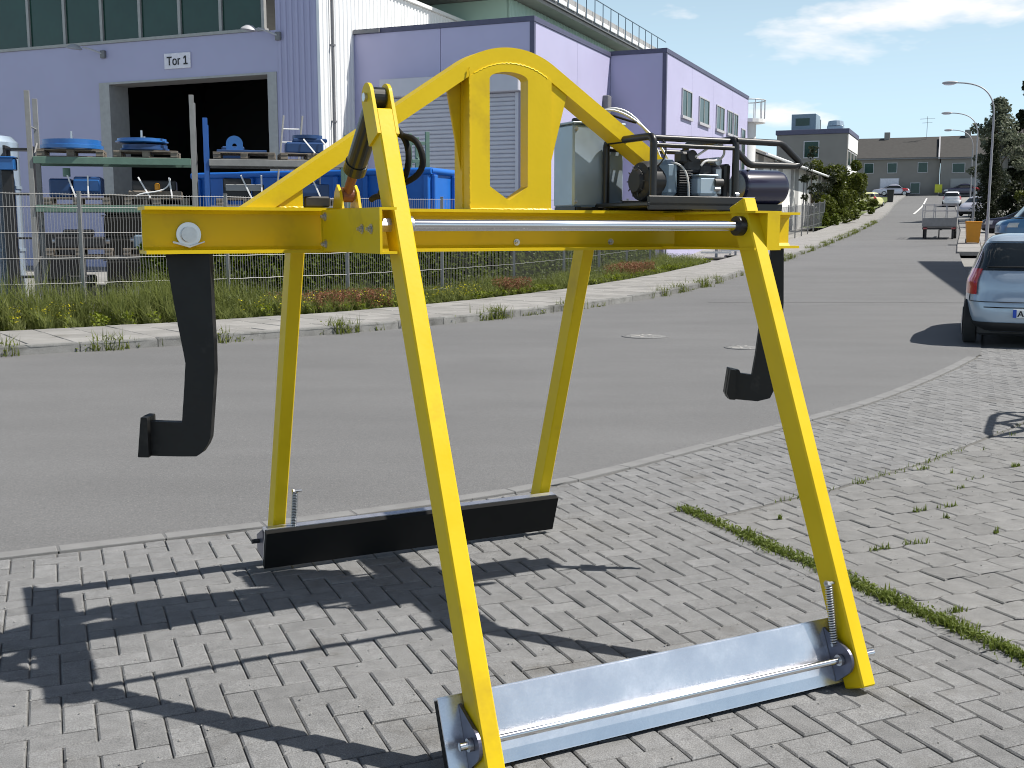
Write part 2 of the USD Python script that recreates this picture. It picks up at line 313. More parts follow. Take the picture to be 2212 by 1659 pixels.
M['plate_white'] = mat('number_plate', (0.7, 0.7, 0.7), 0.4); M['eu_blue'] = mat('plate_blue', (0.01, 0.06, 0.4), 0.4)
M['leaf_hedge'] = leafmat('hedge_leaves', (0.09, 0.13, 0.006), (0.48, 0.52, 0.03), 0.5, 2.5, 0.5, 0.35)
M['grass'] = leafmat('tall_grass', (0.18, 0.21, 0.06), (0.56, 0.54, 0.28), 0.5, 0.9)
M['weed'] = leafmat('green_weed', (0.13, 0.17, 0.03), (0.40, 0.42, 0.13), 0.4, 4.0)
M['broad'] = leafmat('broad_weed_leaves', (0.16, 0.20, 0.012), (0.52, 0.54, 0.02), 0.4, 4.0)
M['sorrel'] = leafmat('rusty_seed_heads', (0.24, 0.11, 0.06), (0.40, 0.22, 0.12), 0.3, 5.0)
M['leaf_tree'] = leafmat('tree_leaves', (0.020, 0.032, 0.010), (0.11, 0.13, 0.035), 0.3, 0.5)
M['leaf_grey'] = leafmat('grey_green_leaves', (0.14, 0.16, 0.11), (0.46, 0.48, 0.38), 0.35, 0.5)
M['leaf_dark'] = leafmat('dark_leaves', (0.025, 0.033, 0.014), (0.13, 0.15, 0.06), 0.28, 0.5)
M['leaf_olive'] = leafmat('olive_leaves', (0.08, 0.10, 0.012), (0.26, 0.28, 0.04), 0.3, 0.7)
M['leaf_fresh'] = leafmat('fresh_leaves', (0.09, 0.12, 0.01), (0.26, 0.28, 0.03), 0.3, 0.7)
M['herb'] = leafmat('verge_herb_leaves', (0.13, 0.16, 0.05), (0.42, 0.44, 0.20), 0.4, 2.0)
M['flower'] = leafmat('yellow_flowers', (0.60, 0.52, 0.01), (0.75, 0.68, 0.02), 0.2, 2.0)
M['kerbweed'] = leafmat('kerb_weed_leaves', (0.14, 0.17, 0.03), (0.48, 0.46, 0.14), 0.45, 4.0)
# ------------------------------------------------------------------ terrain and road
AZ = math.atan2(994, 2379); SA, CA = math.sin(AZ), math.cos(AZ)
ZPROF = PchipInterpolator([-400, -50, 15, 30, 54, 80, 118, 157, 190, 400], [0, 0, 0, .25, .95, 2.0, 3.95, 6.4, 8, 12])
def zt(x, y): return float(ZPROF(min(max(x * SA + y * CA, -399), 399)))
def W(q, t, dz=0.0):
    """street coordinates: q to the right of the street's right kerb, t along the street"""
    x, y = q * CA + t * SA, -q * SA + t * CA
    return np.array([x, y, zt(x, y) + dz])
STREET_DEG = -math.degrees(AZ)            # local x across the street, local y along it
ticks = np.unique(np.r_[np.linspace(-160, -30, 14), np.linspace(-30, 70, 51), np.linspace(70, 300, 47)])
gx, gy_ = np.meshgrid(np.r_[np.linspace(-160, -30, 14), np.linspace(-28, 40, 35), np.linspace(45, 200, 32)], np.r_[np.linspace(-60, -10, 6), np.linspace(-8, 70, 40), np.linspace(75, 320, 50)], indexing='ij')
KERB = smoothline([(-26, 1.5), (-12.5, 9.9), (-6.22, 13.3), (-4.33, 14.36), (-2.55, 16.3), (-1.2, 17.8), (0.8, 20.3), (3.8, 24.61), (6.88, 32.3), (12.55, 46.13), (30.3, 90.24), (41.04, 119.04), (46.78, 133.21), (49.8, 141.0)], 160)
BACK = smoothline([(-27.1, 3.6), (-13.6, 12.0), (-7.4, 15.5), (-5.5, 16.75), (-3.8, 18.35), (-2.6, 19.7), (-0.8, 22.2), (2.0, 26.2), (5.01, 32.8), (10.2, 45.6), (17.14, 63.11), (24.47, 81.3), (34.5, 104.68), (44.3, 131.0), (47.7, 141.7)], 160)
EDGE = smoothline([(-24, -6.0), (-6, 3.35), (-2.46, 5.12), (-1.32, 5.69), (-.68, 6.04), (.12, 6.55), (1.21, 7.67), (2.22, 8.77), (3.1, 9.78), (4.74, 12.1), (5.76, 13.71)], 60)
RIGHT = np.vstack([EDGE, smoothline([EDGE[-1], W(0.05, 20)[:2], W(0.0, 27)[:2], W(-.5, 40)[:2], W(-.8, 52)[:2], W(-.9, 68)[:2], W(-1.6, 100)[:2], W(-2.4, 125)[:2], W(-2.6, 147)[:2]], 100)[1:]])
V = np.stack([gx.ravel(), gy_.ravel()], 1)
def soften(p, s=8):
    from scipy.ndimage import gaussian_filter1d
    r = resample(p, 420); w = np.clip(np.minimum(np.arange(420), 419 - np.arange(420)) / 30.0, 0, 1)[:, None]
    return r * (1 - w) + gaussian_filter1d(r, s, axis=0, mode='nearest') * w
KERB, BACK = soften(KERB), soften(BACK)
road_poly = Polygon(np.vstack([KERB, RIGHT[::-1]])).buffer(0)
walk_poly = Polygon(np.vstack([KERB, BACK[::-1]])).buffer(0)
FORE = Polygon(np.vstack([EDGE, [W(0.05, 20)[:2], (14, 14), (16, -8), (-24, -8)]])).buffer(0)
paved = unary_union([road_poly, walk_poly, FORE]).buffer(0.4)
def in_poly(poly, P): return shapely.contains_xy(poly, P[:, 0], P[:, 1])
zz = np.array([zt(x, y) for x, y in V]) - 0.012
zz[in_poly(paved.buffer(2.5), V)] -= 0.16
ni, nj = gx.shape
i, j = np.meshgrid(np.arange(ni - 1), np.arange(nj - 1), indexing='ij'); q = np.stack([i * nj + j, (i + 1) * nj + j, (i + 1) * nj + j + 1, i * nj + j + 1], -1).reshape(-1, 4)
obj('ground', (np.c_[V, zz], q), M['gravel'], kind='structure', smooth=True, label='pale gravel and asphalt ground of the works yard and street sides', cat='ground')
road = obj('road', sheet(offset(resample(KERB, 260), .12), offset(resample(RIGHT, 260), -.10), zt, 14, 0.004), M['asphalt'], kind='structure', smooth=True, label='worn grey asphalt road curving away uphill to the right', cat='road')
# thin cracks and patches of the road surface
def strip(pts, w, dz, n=None):
    p = np.asarray(pts, float); t = np.gradient(p, axis=0); t /= np.linalg.norm(t, axis=1, keepdims=True); nn = np.stack([-t[:, 1], t[:, 0]], 1)
    return sheet(p - nn * w / 2, p + nn * w / 2, zt, 1, dz)
rng = np.random.default_rng(5)
ck = resample([(3.98, 22.36), (6.1, 22.15), (9.15, 21.85)], 40); ck[:, 1] += rng.normal(0, .012, 40)
obj('crack', strip(ck, 0.035, 0.008), M['crack'], road)
ck = resample([(-3.9, 8.2), (-1.0, 9.6), (1.2, 11.2)], 40) + rng.normal(0, .012, (40, 2))
ln = resample([(33.47, 92.82), (40.0, 108.8), (48.32, 130.05)], 60)
obj('lane_line', strip(ln, 0.16, 0.008), M['white_line'], road)
obj('lane_line', strip(resample([W(-2.2, 57.3)[:2], W(-4.6, 57.3)[:2]], 6), 0.3, 0.008), M['edging'], road, label='pale repair strip across the road')
# far pavement with kerb stones and slabs
walk = thing('pavement', 'narrow slab pavement with weedy kerb along the far side of the road', 'pavement', kind='structure')
_bx = shapely.LineString(BACK); BBx = [_bx.interpolate(d).coords[0] for d in np.maximum.accumulate([_bx.project(Point(p)) for p in resample(KERB, 300)])]
obj('paving_bed', sheet(resample(KERB, 300), np.array(BBx), zt, 6, 0.095), M['sand'], walk)
def along(p, step, lo=None, hi=None):
    d = np.r_[0, np.cumsum(np.linalg.norm(np.diff(p, axis=0), axis=1))]
    n = int(d[-1] / step); s = np.arange(n + 1) * step
    return np.stack([np.interp(s, d, p[:, k]) for k in range(2)], 1)
def prism_on(P4, z0s, z1s, c=0.008):
    """block over a quad of ground points; z per corner"""
    P4 = np.asarray(P4, float); ctr = P4.mean(0); ins = P4 + (ctr - P4) / np.linalg.norm(ctr - P4, axis=1, keepdims=True) * c * 1.4
    v = np.vstack([np.c_[P4, z0s], np.c_[P4, np.asarray(z1s) - c], np.c_[ins, z1s]])
    f = []
    for a, b in ((0, 4), (4, 8)):
        for k in range(4):
            l = (k + 1) % 4; f += [(a + k, a + l, b + l), (a + k, b + l, b + k)]
    f += [(8, 9, 10), (8, 10, 11)]
    m = trimesh.Trimesh(v, np.array(f), process=False)
    x, y = P4[:, 0], P4[:, 1]
    if np.sum(x * np.roll(y, -1) - np.roll(x, -1) * y) < 0: m.invert()
    return m
KS = along(KERB, 1.0); KI = offset(KS, 0.14)
kfar = []
for k in range(len(KS) - 1):
    a, b = KS[k], KS[k + 1]; g = (b - a) * 0.006
    Q = [a + g, b - g, KI[k + 1] - g, KI[k] + g]; z = np.array([zt(*p) for p in Q])
    m = prism_on(Q, z - .05, z + .125 + .004 * math.sin(k * 2.3), 0.018)
    tt = a[0] * SA + a[1] * CA
    if k > 12 and tt < 80: obj('kerb_stone', m, M['kerb'], walk)
    else: kfar.append(m)
obj('distant_kerb', cat(kfar), M['kerb'], walk, kind='stuff')
KS2 = along(KI, 0.5); d_in = []
BK = shapely.LineString(BACK)
slabs_far = []; nsl = 0
KB = resample(KI, 300)
_bl = shapely.LineString(BACK); BB = np.array([_bl.interpolate(d).coords[0] for d in np.maximum.accumulate([_bl.project(Point(p)) for p in KB])])
for k in range(0, 299, 1):
    for r in range(4):
        f0, f1 = r / 4 + .004, (r + 1) / 4 - .004
        a0 = KB[k] + (BB[k] - KB[k]) * f0; a1 = KB[k] + (BB[k] - KB[k]) * f1; b0 = KB[k + 1] + (BB[k + 1] - KB[k + 1]) * f0; b1 = KB[k + 1] + (BB[k + 1] - KB[k + 1]) * f1
        g = (b0 - a0) * .012; Q = [a0 + g, b0 - g, b1 - g, a1 + g]; z = np.array([zt(*p) for p in Q]); h = .113 + rng.uniform(-.004, .004)
        m = prism_on(Q, z + .06, z + h, 0.006); x, y = a0; tt = x * SA + y * CA
        if tt < 30 and x > -9 and nsl < 290: obj('paving_slab', m, M['slab'], walk); nsl += 1
        else: slabs_far.append(m)
obj('distant_slab', cat(slabs_far), M['slab'], walk, kind='stuff')
# right-hand pavement of the street
rw = thing('pavement', 'light slab pavement beside the lamp posts on the right of the street', 'pavement', kind='structure')
RL = np.array([W(q_, t_)[:2] for q_, t_ in ((-.66, 45.5), (-.75, 52), (-.85, 68), (-1.55, 100), (-2.35, 125))]); RR = np.array([W(q_, t_)[:2] for q_, t_ in ((1.15, 45.5), (1.1, 52), (1.0, 68), (.3, 100), (-.6, 125))])
RLr, RRr = resample(RL, 84), resample(RR, 84)
obj('paving_bed', sheet(RLr, RRr, zt, 3, 0.05), M['edging'], rw)
for k in range(26):
    for r in range(2):
        f0, f1 = r / 2 + .01, (r + 1) / 2 - .01
        Q = [RLr[k] + (RRr[k] - RLr[k]) * f0, RLr[k + 1] + (RRr[k + 1] - RLr[k + 1]) * f0, RLr[k + 1] + (RRr[k + 1] - RLr[k + 1]) * f1, RLr[k] + (RRr[k] - RLr[k]) * f1]
        Q[1] = Q[1] - (Q[1] - Q[0]) * .02; Q[2] = Q[2] - (Q[2] - Q[3]) * .02
        z = np.array([zt(*p) for p in Q]); obj('paving_slab', prism_on(Q, z - .08, z + .075, .006), M['slab'], rw)
obj('lawn', sheet(resample([W(-9.0, 112)[:2], W(-9.6, 142)[:2]], 20), resample([W(-22, 112)[:2], W(-22, 142)[:2]], 20), zt, 6, 0.05), M['lawn'], kind='structure', label='sunlit lawn at the top of the street on the left', cat='lawn')
obj('lawn', sheet(resample([W(-8.9, 72)[:2], W(-8.9, 104)[:2]], 20), resample([W(-10.4, 72)[:2], W(-10.6, 104)[:2]], 20), zt, 3, 0.06), M['lawn'], kind='structure', label='strip of grass under the street bushes on the left', cat='lawn')

# ------------------------------------------------------------------ forecourt paving
BY = math.radians(22.74); BU = np.array([math.cos(BY), math.sin(BY)]); BV = np.array([math.sin(BY), -math.cos(BY)]); BO = np.array([0.3173, 4.5823])
def G(u, v): return BO + .1 * (np.multiply.outer(u, BU) + np.multiply.outer(v, BV)) if np.ndim(u) else BO + .1 * (u * BU + v * BV)
def UV(p): d = (np.asarray(p) - BO) / .1; return d @ BU, d @ BV
yard = thing('forecourt', 'grey block paved forecourt under the yellow lifting frame', 'paving', kind='structure')
fp = np.array(FORE.exterior.coords)
fm = trimesh.creation.extrude_polygon(FORE, 0.002, engine='earcut')
fm = fm.slice_plane([0, 0, -1], [0, 0, 1]) if False else fm
v = fm.vertices.copy(); v[:, 2] = np.where(v[:, 2] > .001, -0.009, -0.10)
obj('joint_bed', (v, fm.faces), M['sand'], yard)
F_, TH = 2379.0, math.radians(PITCH)
def project(p):
    x, y, z = p[0], p[1], (p[2] if len(p) > 2 else 0.0) - EYE
    d = y * math.cos(TH) - z * math.sin(TH); up = y * math.sin(TH) + z * math.cos(TH)
    return (1106 + F_ * x / max(d, .05), 829 - F_ * up / max(d, .05), d)
def shown(P, mx=260, my=260):
    q = [project(p) for p in P]
    return all(k[2] > .5 for k in q) and max(k[0] for k in q) > -mx and min(k[0] for k in q) < 2212 + mx and min(k[1] for k in q) < 1659 + my
def px_area(P):
    q = np.array([project(p)[:2] for p in P]); q[:, 0] = q[:, 0].clip(0, 2212); q[:, 1] = q[:, 1].clip(0, 1659)
    return Polygon(q).area if len(q) > 2 else 0
edge_band = LineString(EDGE).buffer(0.115, single_sided=False)
EB = Polygon(np.vstack([EDGE, offset(EDGE, -0.12)[::-1]])).buffer(0)
U1 = 11.05
# line between the two outer block fields
L2 = [(1.08, 5.77), (1.91, 6.41), (2.76, 7.2), (3.93, 8.5), (6.5, 11.6), (9.5, 15.5)]
right_half = Polygon([G(U1, -14), G(U1, 80), (30, -20), (30, 15.5)] ).buffer(0)
teez = Polygon(np.vstack([[G(U1 + .35, 60)], [G(U1 + .35, -10.5)], L2, [(16, 14), (16, -8)]])).buffer(0).intersection(FORE)
herr = FORE.difference(EB).difference(teez.buffer(0.035)).difference(Polygon([G(U1 - 1.0, -10.2), G(U1 + .3, -10.2), G(U1 + .3, 60), G(U1 - 1.0, 60)]))
def block(poly, zt_, c=0.006, rot=None):
    """bevelled paving block from a plan polygon"""
    P = np.array(poly.exterior.coords)[:-1]
    if not poly.exterior.is_ccw: P = P[::-1]
    n = len(P); inn = np.array(poly.buffer(-c, join_style=2).exterior.coords)[:-1] if poly.buffer(-c, join_style=2).geom_type == 'Polygon' and not poly.buffer(-c, join_style=2).is_empty else None
    if inn is None or len(inn) != n:
        ctr = P.mean(0); inn = P + (ctr - P) * .08
    else:
        if not Polygon(inn).exterior.is_ccw: inn = inn[::-1]
        k0 = np.argmin(np.linalg.norm(inn - P[0], axis=1)); inn = np.roll(inn, -k0, axis=0)
    z1 = np.asarray(zt_); z1 = np.broadcast_to(z1, (n,)) if z1.ndim == 0 else z1
    V = np.vstack([np.c_[P, np.full(n, -.03)], np.c_[P, z1 - c * .8], np.c_[inn, z1]]); f = []
    for a, b in ((0, n), (n, 2 * n)):
        for k in range(n):
            l = (k + 1) % n; f += [(a + k, a + l, b + l), (a + k, b + l, b + k)]
    try:
        vv, tf = trimesh.creation.triangulate_polygon(Polygon(inn), engine='earcut')
        if len(vv) == n:
            idx = [int(np.argmin(np.linalg.norm(inn - q, axis=1))) for q in vv]
            for t in tf:
                t = [idx[k] for k in t]; a, b, c_ = (inn[k] for k in t)
                if np.cross(b - a, c_ - a) < 0: t = t[::-1]
                f.append([2 * n + k for k in t])
        else: f += [(2 * n, 2 * n + k, 2 * n + k + 1) for k in range(1, n - 1)]
    except Exception:
        f += [(2 * n, 2 * n + k, 2 * n + k + 1) for k in range(1, n - 1)]
    return trimesh.Trimesh(V, np.array(f), process=False)
rb = random.Random(11)
hprep = shapely.prepare(herr)
bricks = []
joint = 0.026
for a in range(-75, 120):
    for b in range(-95, 60):
        if (a - b) % 4: continue
        for (x0, x1, y0, y1) in ((a, a + 2, b, b + 1), (a + 3, a + 4, b, b + 2)):
            ctr = G((x0 + x1) / 2, (y0 + y1) / 2)
            if not (-9 < ctr[0] < 12 and 1.8 < ctr[1] < 14.5): continue
            if not shown([ctr], 320, 420): continue
            P = Polygon([G(x0 + joint, y0 + joint), G(x1 - joint, y0 + joint), G(x1 - joint, y1 - joint), G(x0 + joint, y1 - joint)])
            if not herr.contains(P):
                P = P.intersection(herr)
                if P.geom_type != 'Polygon' or P.area < 0.0012: continue
            bricks.append(P)
# border course beside the second field
for k in range(-10, 40, 2):
    P = Polygon([G(U1 - .97, k + joint), G(U1 - .04, k + joint), G(U1 - .04, k + 2 - joint), G(U1 - .97, k + 2 - joint)])
    if shown([P.centroid.coords[0]], 320, 420): bricks.append(P)
tees = []
w_, h_ = 2.0, 1.65
def wav(u):   # zigzag joint of the interlocking blocks
    s = (u / w_) % 1.0
    return .17 * (np.interp(s, [0, .18, .32, .68, .82, 1.0], [0, 0, 1, 1, 0, 0]) - .5)
for r in range(-70, 40):
    for k in range(-2, 70):
        u0 = U1 + .2 + (k + (.5 if r % 2 else 0)) * w_
        us = u0 + np.array([0, .18, .32, .68, .82, 1.0]) * w_
        ctr = G(u0 + 1, r * h_ + .8)
        if not (0 < ctr[0] < 12 and 1.8 < ctr[1] < 14.5) or not shown([ctr], 320, 420): continue
        top = [(u, r * h_ + wav(u) + joint) for u in us]; bot = [(u, (r + 1) * h_ + wav(u) - joint) for u in us[::-1]]
        top[0] = (top[0][0] + joint, top[0][1]); top[-1] = (top[-1][0] - joint, top[-1][1]); bot[0] = (bot[0][0] - joint, bot[0][1]); bot[-1] = (bot[-1][0] + joint, bot[-1][1])
        P = Polygon([G(*p) for p in top + bot])
        if not teez.contains(P):
            P = P.intersection(teez)
            if P.geom_type != 'Polygon' or P.area < 0.002: continue
        tees.append(P)
def lay(polys, key, name, far):
    polys.sort(key=lambda P: -px_area(list(P.exterior.coords)[:-1]))
    rest = {}
    for n, P in enumerate(polys):
        z = 0.0 + rb.uniform(-.0016, .0022); c = P.centroid.coords[0]; e = np.array(P.exterior.coords)[:-1]; e = e if P.exterior.is_ccw else e[::-1]
        sx, sy = rb.gauss(0, .008), rb.gauss(0, .008)
        m = block(P, z + (e[:, 0] - c[0]) * sx + (e[:, 1] - c[1]) * sy); k = f'{key}{rb.choice((0, 1, 1, 2, 2, 3))}'
        if n < 298: obj(name, m, M[k], yard)
        else: rest.setdefault(k, []).append(m)
    for k, ms in rest.items(): obj(far, cat(ms), M[k], yard, kind='stuff')
lay(bricks, 'brick', 'brick', 'distant_bricks')
lay(tees, 'tee', 'interlocking_block', 'distant_blocks')
ES = along(EDGE, 0.5); EO = offset(ES, -0.10)
for k in range(len(ES) - 1):
    g = (ES[k + 1] - ES[k]) * .008
    if not shown([ES[k]], 600, 400): continue
    Q = [ES[k] + g, ES[k + 1] - g, EO[k + 1] - g, EO[k] + g]
    obj('edging_stone', prism_on(Q, [-.05] * 4, [.007] * 4, .004), M['edging'], yard)
# ------------------------------------------------------------------ the lifting frame
# local axes: x along the main beam, y away from the viewer (y = -b), z up
MC = np.array([-0.002, 4.323, 0.0]); MA = 26.83
ca_, sa_ = math.cos(math.radians(MA)), math.sin(math.radians(MA))
def to_local(p): d = np.asarray(p, float) - MC; return np.stack([d[..., 0] * ca_ + d[..., 1] * sa_, -d[..., 0] * sa_ + d[..., 1] * ca_, d[..., 2]], -1)
def L3(a, b, z): return np.array([a, -b, z])
clamp = thing('lifting_clamp', 'large yellow steel lifting clamp with four slanting legs standing on the paving', 'lifting clamp', MC, MA)
Y = M['yellow']
def ibeam(x0, x1, z0, z1, w, tf, tw):
    h = z1 - z0; P = unary_union([sbox(-w / 2, z0, w / 2, z0 + tf), sbox(-w / 2, z1 - tf, w / 2, z1), sbox(-tw / 2, z0, tw / 2, z1)])
    fill = unary_union([Polygon([(s * tw / 2, z0 + tf), (s * (tw / 2 + .012), z0 + tf), (s * tw / 2, z0 + tf + .012)]) for s in (-1, 1)] + [Polygon([(s * tw / 2, z1 - tf), (s * (tw / 2 + .012), z1 - tf), (s * tw / 2, z1 - tf - .012)]) for s in (-1, 1)])
    return extr(unary_union([P, fill.buffer(1e-5)]), x1 - x0, 'x', x0)
obj('main_beam', ibeam(-1.378, 1.378, 1.458, 1.614, .152, .011, .008), Y, clamp)
for a in (-1.0, -.35, .35, 1.0):
    pass
# cross members carrying the leg pivots
def channel(b0, b1, a_web, direction, z0=1.464, z1=1.606, w=.056, t=.008):
    s = 1 if b1 > 0 else -1; e, m, f = (b1, .50, b0) if s > 0 else (b0, -.50, b1)     # wider flanges up to the leg pivot
    out = [bx(a_web, a_web + direction * t, -b1, -b0, z0, z1)]
    for zz in ((z0, z0 + t), (z1 - t, z1)):
        out.append(extr(Polygon([(a_web + direction * t, -e), (a_web + direction * w, -e), (a_web + direction * w, -m), (a_web + direction * .10, -m + s * .03), (a_web + direction * .10, -f), (a_web + direction * t, -f)]), zz[1] - zz[0], 'z', zz[0]))
    return cat(out)
obj('cross_member', channel(.078, .66, -.782, 1), Y, clamp)
obj('cross_member', channel(-.66, -.078, -.782, 1), Y, clamp)
def hcross(b0, b1):
    return cat([bx(.712, .720, -b1, -b0, 1.472, 1.598), bx(.655, .777, -b1, -b0, 1.464, 1.472), bx(.655, .777, -b1, -b0, 1.598, 1.606), bx(.720, .770, -b1, -b1 + .008, 1.472, 1.598)])
obj('cross_member', hcross(.078, .66), Y, clamp)
obj('cross_member', hcross(-.66, -.078), Y, clamp)
# joint plates with bolts
def bolt(p, axis, r=.011, h=.010):
    p = np.asarray(p, float); d = np.asarray(axis, float); n = tube([p, p + d * h], [r, r], 6); w = tube([p - d * .001, p + d * .003], [r * 1.45] * 2, 16); s = tube([p, p + d * (h + .008)], [r * .5] * 2, 8)
    return cat([n, w, s])
for a, b, z in ((-.782, .115, 1.583), (-.782, .115, 1.489), (-.782, .50, 1.54), (-.782, .585, 1.54)):
    obj('bolt', bolt(L3(a, b, z), (-1, 0, 0)), M['zinc'], clamp)
for a in (-.60, .02, .45):
    obj('bolt', bolt(L3(a, .004, 1.49), (0, -1, 0), .009), M['zinc'], clamp)
# legs
def leg(a, foot_b, slope, z0, z1):
    f = lambda z: foot_b + slope * z
    return bar(L3(a, f(z0), z0), L3(a, f(z1), z1), .058, .092, (1, 0, 0), .005)
FS, RS = -.431, .339
fb = lambda z: 1.245 + FS * z
rbk = lambda z: -(1.103 - RS * z)
leg_near = obj('leg', leg(-.689, 1.245, FS, .014, 1.905), Y, clamp, label='nearest leg with the cylinder lug on top')
leg_far = obj('leg', leg(.689, 1.245, FS, .014, 1.638), Y, clamp)
obj('leg', leg(-.689, -1.103, RS, .03, 1.60), Y, clamp); obj('leg', leg(.689, -1.103, RS, .03, 1.60), Y, clamp)
# lug ears and pin on the nearest leg
dirn = np.array([0, -FS, 1.0]); dirn = np.array([0, .431, 1.0]) / math.hypot(.431, 1)      # local y = -b
nrm = np.array([0, -1.0, .431]) / math.hypot(.431, 1)
ear = Polygon([(-.046, -.09), (.046, -.09), (.046, .06)] + [(.046 * math.cos(t), .06 + .046 * math.sin(t)) for t in np.linspace(0, PI, 13)] + [(-.046, .06)])
base = L3(0, fb(1.905), 1.905)
for s in (-1, 1):
    m = extr(ear, .011, 'z'); v = m.vertices
    x = (-.689 + s * .0315) + (v[:, 2] - .0055); P = base + np.outer(v[:, 0], nrm) + np.outer(v[:, 1], dirn); P[:, 0] = x
    obj('lug_plate', trimesh.Trimesh(P, m.faces, process=False), Y, clamp)
pin = base + dirn * .06
pinl = lambda da: np.array([-.689 + da, pin[1], pin[2]])
obj('lug_pin', cyl(pinl(-.047), pinl(.047), .014), M['zinc'], clamp)
# hydraulic cylinder
cend = L3(-.689, .075, 1.66); cdir = cend - pinl(0); CL = np.linalg.norm(cdir); cdir /= CL
hc = obj('hydraulic_cylinder', cat([cyl(pinl(0) + cdir * .03, pinl(0) + cdir * .30, .036, 24), tube([pinl(0) + cdir * .285, pinl(0) + cdir * .325], [.040, .040], 24), cyl(pinl(-.020), pinl(.020), .034, 24)]), M['cyl'], clamp)
obj('piston_rod', cyl(pinl(0) + cdir * .3, cend, .017, 18), M['primer'], hc)
obj('rod_eye', cyl(cend + [-.02, 0, 0], cend + [.02, 0, 0], .026, 18), M['primer'], hc)
for s in (-1, 1):
    obj('cylinder_lug', extr(Polygon([(-.05, 1.612), (.05, 1.612), (.028, 1.67), (.0, 1.695), (-.028, 1.67)]), .010, 'x', -.689 + s * .032 - .005).apply_translation([0, -.075, 0]), Y, clamp)
obj('valve_block', cbox(-.83, -.735, -.03, .05, 1.6165, 1.655, .006), M['engine'], clamp)
# hoses by the nearest leg
H1 = spline([pinl(.02) + [.01, .02, -.06], L3(-.64, .44, 1.86), L3(-.625, .50, 1.80), L3(-.63, .50, 1.72), L3(-.65, .40, 1.66), L3(-.66, .25, 1.64)], 30)
H2 = spline([L3(-.655, .40, 1.90), L3(-.63, .455, 1.84), L3(-.61, .56, 1.80), L3(-.60, .565, 1.745), L3(-.63, .50, 1.69), L3(-.66, .35, 1.645)], 30)
for h in (H1, H2): obj('hydraulic_hose', tube(h, .010, 10), M['rubber'], clamp, smooth=60)
# front pivot rod, rear pivot rod, collars and nuts
PF = L3(0, .577, 1.55)
def rod(b, z, a0, a1, r, m='chrome', name='pivot_rod'): return obj(name, cyl(L3(a0, b, z), L3(a1, b, z), r, 24), M[m], clamp, smooth=40)
rod(.577, 1.552, -.66, .66, .0185)
rod(-.577, 1.552, -.66, .66, .0185)
obj('collar', cyl(L3(-.662, .577, 1.552), L3(-.645, .577, 1.552), .028, 20), M['zinc'], clamp, smooth=40)
obj('collar', cyl(L3(.632, .577, 1.552), L3(.662, .577, 1.552), .036, 20), M['black_paint'], clamp, smooth=40)
for a0, a1, r, m in ((-.717, -.755, .024, 'zinc'), (-.755, -.773, .016, 'zinc'), (.717, .700, .028, 'black_paint'), (.7205, .734, .020, 'zinc'), (.734, .748, .012, 'zinc')):
    obj('pivot_nut', tube([L3(a0, .577, 1.552), L3(a1, .577, 1.552)], [r, r], 6 if m == 'zinc' else 20), M[m], clamp)
# lifting arch
cx = -.03
RC, HA = .3115, math.radians(33.3)
arch_c = [(cx - 1.075, 1.6825 + .0 - (1.075 - 1.017 + .155) * .657 + .0)]
lin = lambda x: 1.579 + .657 * (x + 1.047)
arch_c = [(-1.10, lin(-1.10)), (-.60, lin(-.60))] + [(cx + RC * math.sin(t), 2.1855 - RC * (1 - math.cos(t))) for t in np.linspace(-HA, HA, 21)] + [(2 * cx + .60, lin(-.60)), (2 * cx + 1.10, lin(-1.10))]
ap = LineString(arch_c).buffer(.0285, cap_style=2, join_style=1).difference(sbox(-3, 0, 3, 1.6145))
obj('arch', extr(ap, .110, 'y', -.055), Y, clamp)
for s in (-1, 1):
    tri = Polygon([(cx - s * 1.015, 1.6145), (cx - s * .81, 1.735), (cx - s * .81, 1.6145)]).difference(ap.buffer(.0005))
    obj('gusset', extr(tri, .014, 'y', -.045), Y, clamp)
slot = unary_union([sbox(-.121, 1.70, .040, 2.095), Polygon([(-.121, 1.7005), (-.040, 1.648), (.040, 1.7005)])]).union(affinity.scale(Point(-.0405, 2.095).buffer(.0805), 1, .36)).buffer(-.006).buffer(.006)
under = Polygon([(-.204, 1.6145), (.142, 1.6145), (.142, 2.30), (-.204, 2.30)]).difference(LineString(arch_c).buffer(.0285, cap_style=2)).difference(slot)
under = max(getattr(under, 'geoms', [under]), key=lambda g: g.area if g.bounds[1] < 1.7 else 0)
obj('lifting_plate', extr(under, .062, 'y', -.060), Y, clamp)
obj('weld_seam', tube([(x, -.057, z) for x, z in [(cx + .2815 * math.sin(t), 2.1855 - RC + .2815 * math.cos(t) + .002 * math.sin(k * 2.7)) for k, t in enumerate(np.radians(np.linspace(-33, 33, 40)))]], .0042, 6), Y, clamp, smooth=60)
wl = Polygon([(-.268, 2.105), (-.205, 2.145), (-.205, 1.76)]).difference(ap.buffer(.0005)); obj('side_web', extr(wl, .012, 'y', .020), Y, clamp)
wr = Polygon([(.228, 2.10), (.143, 2.15), (.143, 1.78)]).difference(ap.buffer(.0005)); obj('side_web', extr(wr, .012, 'y', -.048), Y, clamp)
obj('side_web', bx(-.204, -.194, .0025, .080, 1.6145, 2.13), Y, clamp)
def bead(pts, r=.0035):
    q = resample(pts, max(8, int(np.linalg.norm(np.diff(np.asarray(pts, float), axis=0), axis=1).sum() / .006))); q = q + np.random.default_rng(3).normal(0, .0006, q.shape)
    obj('weld_seam', tube(q, r, 5), Y, clamp, smooth=60)
bead([(-.206, -.062, 1.6155), (.144, -.062, 1.6155)]); bead([(cx - 1.01, -.047, 1.6155), (cx - .81, -.047, 1.6155)]); bead([(cx - .81, -.031, 1.616), (cx - .81, -.031, 1.73)], .003)
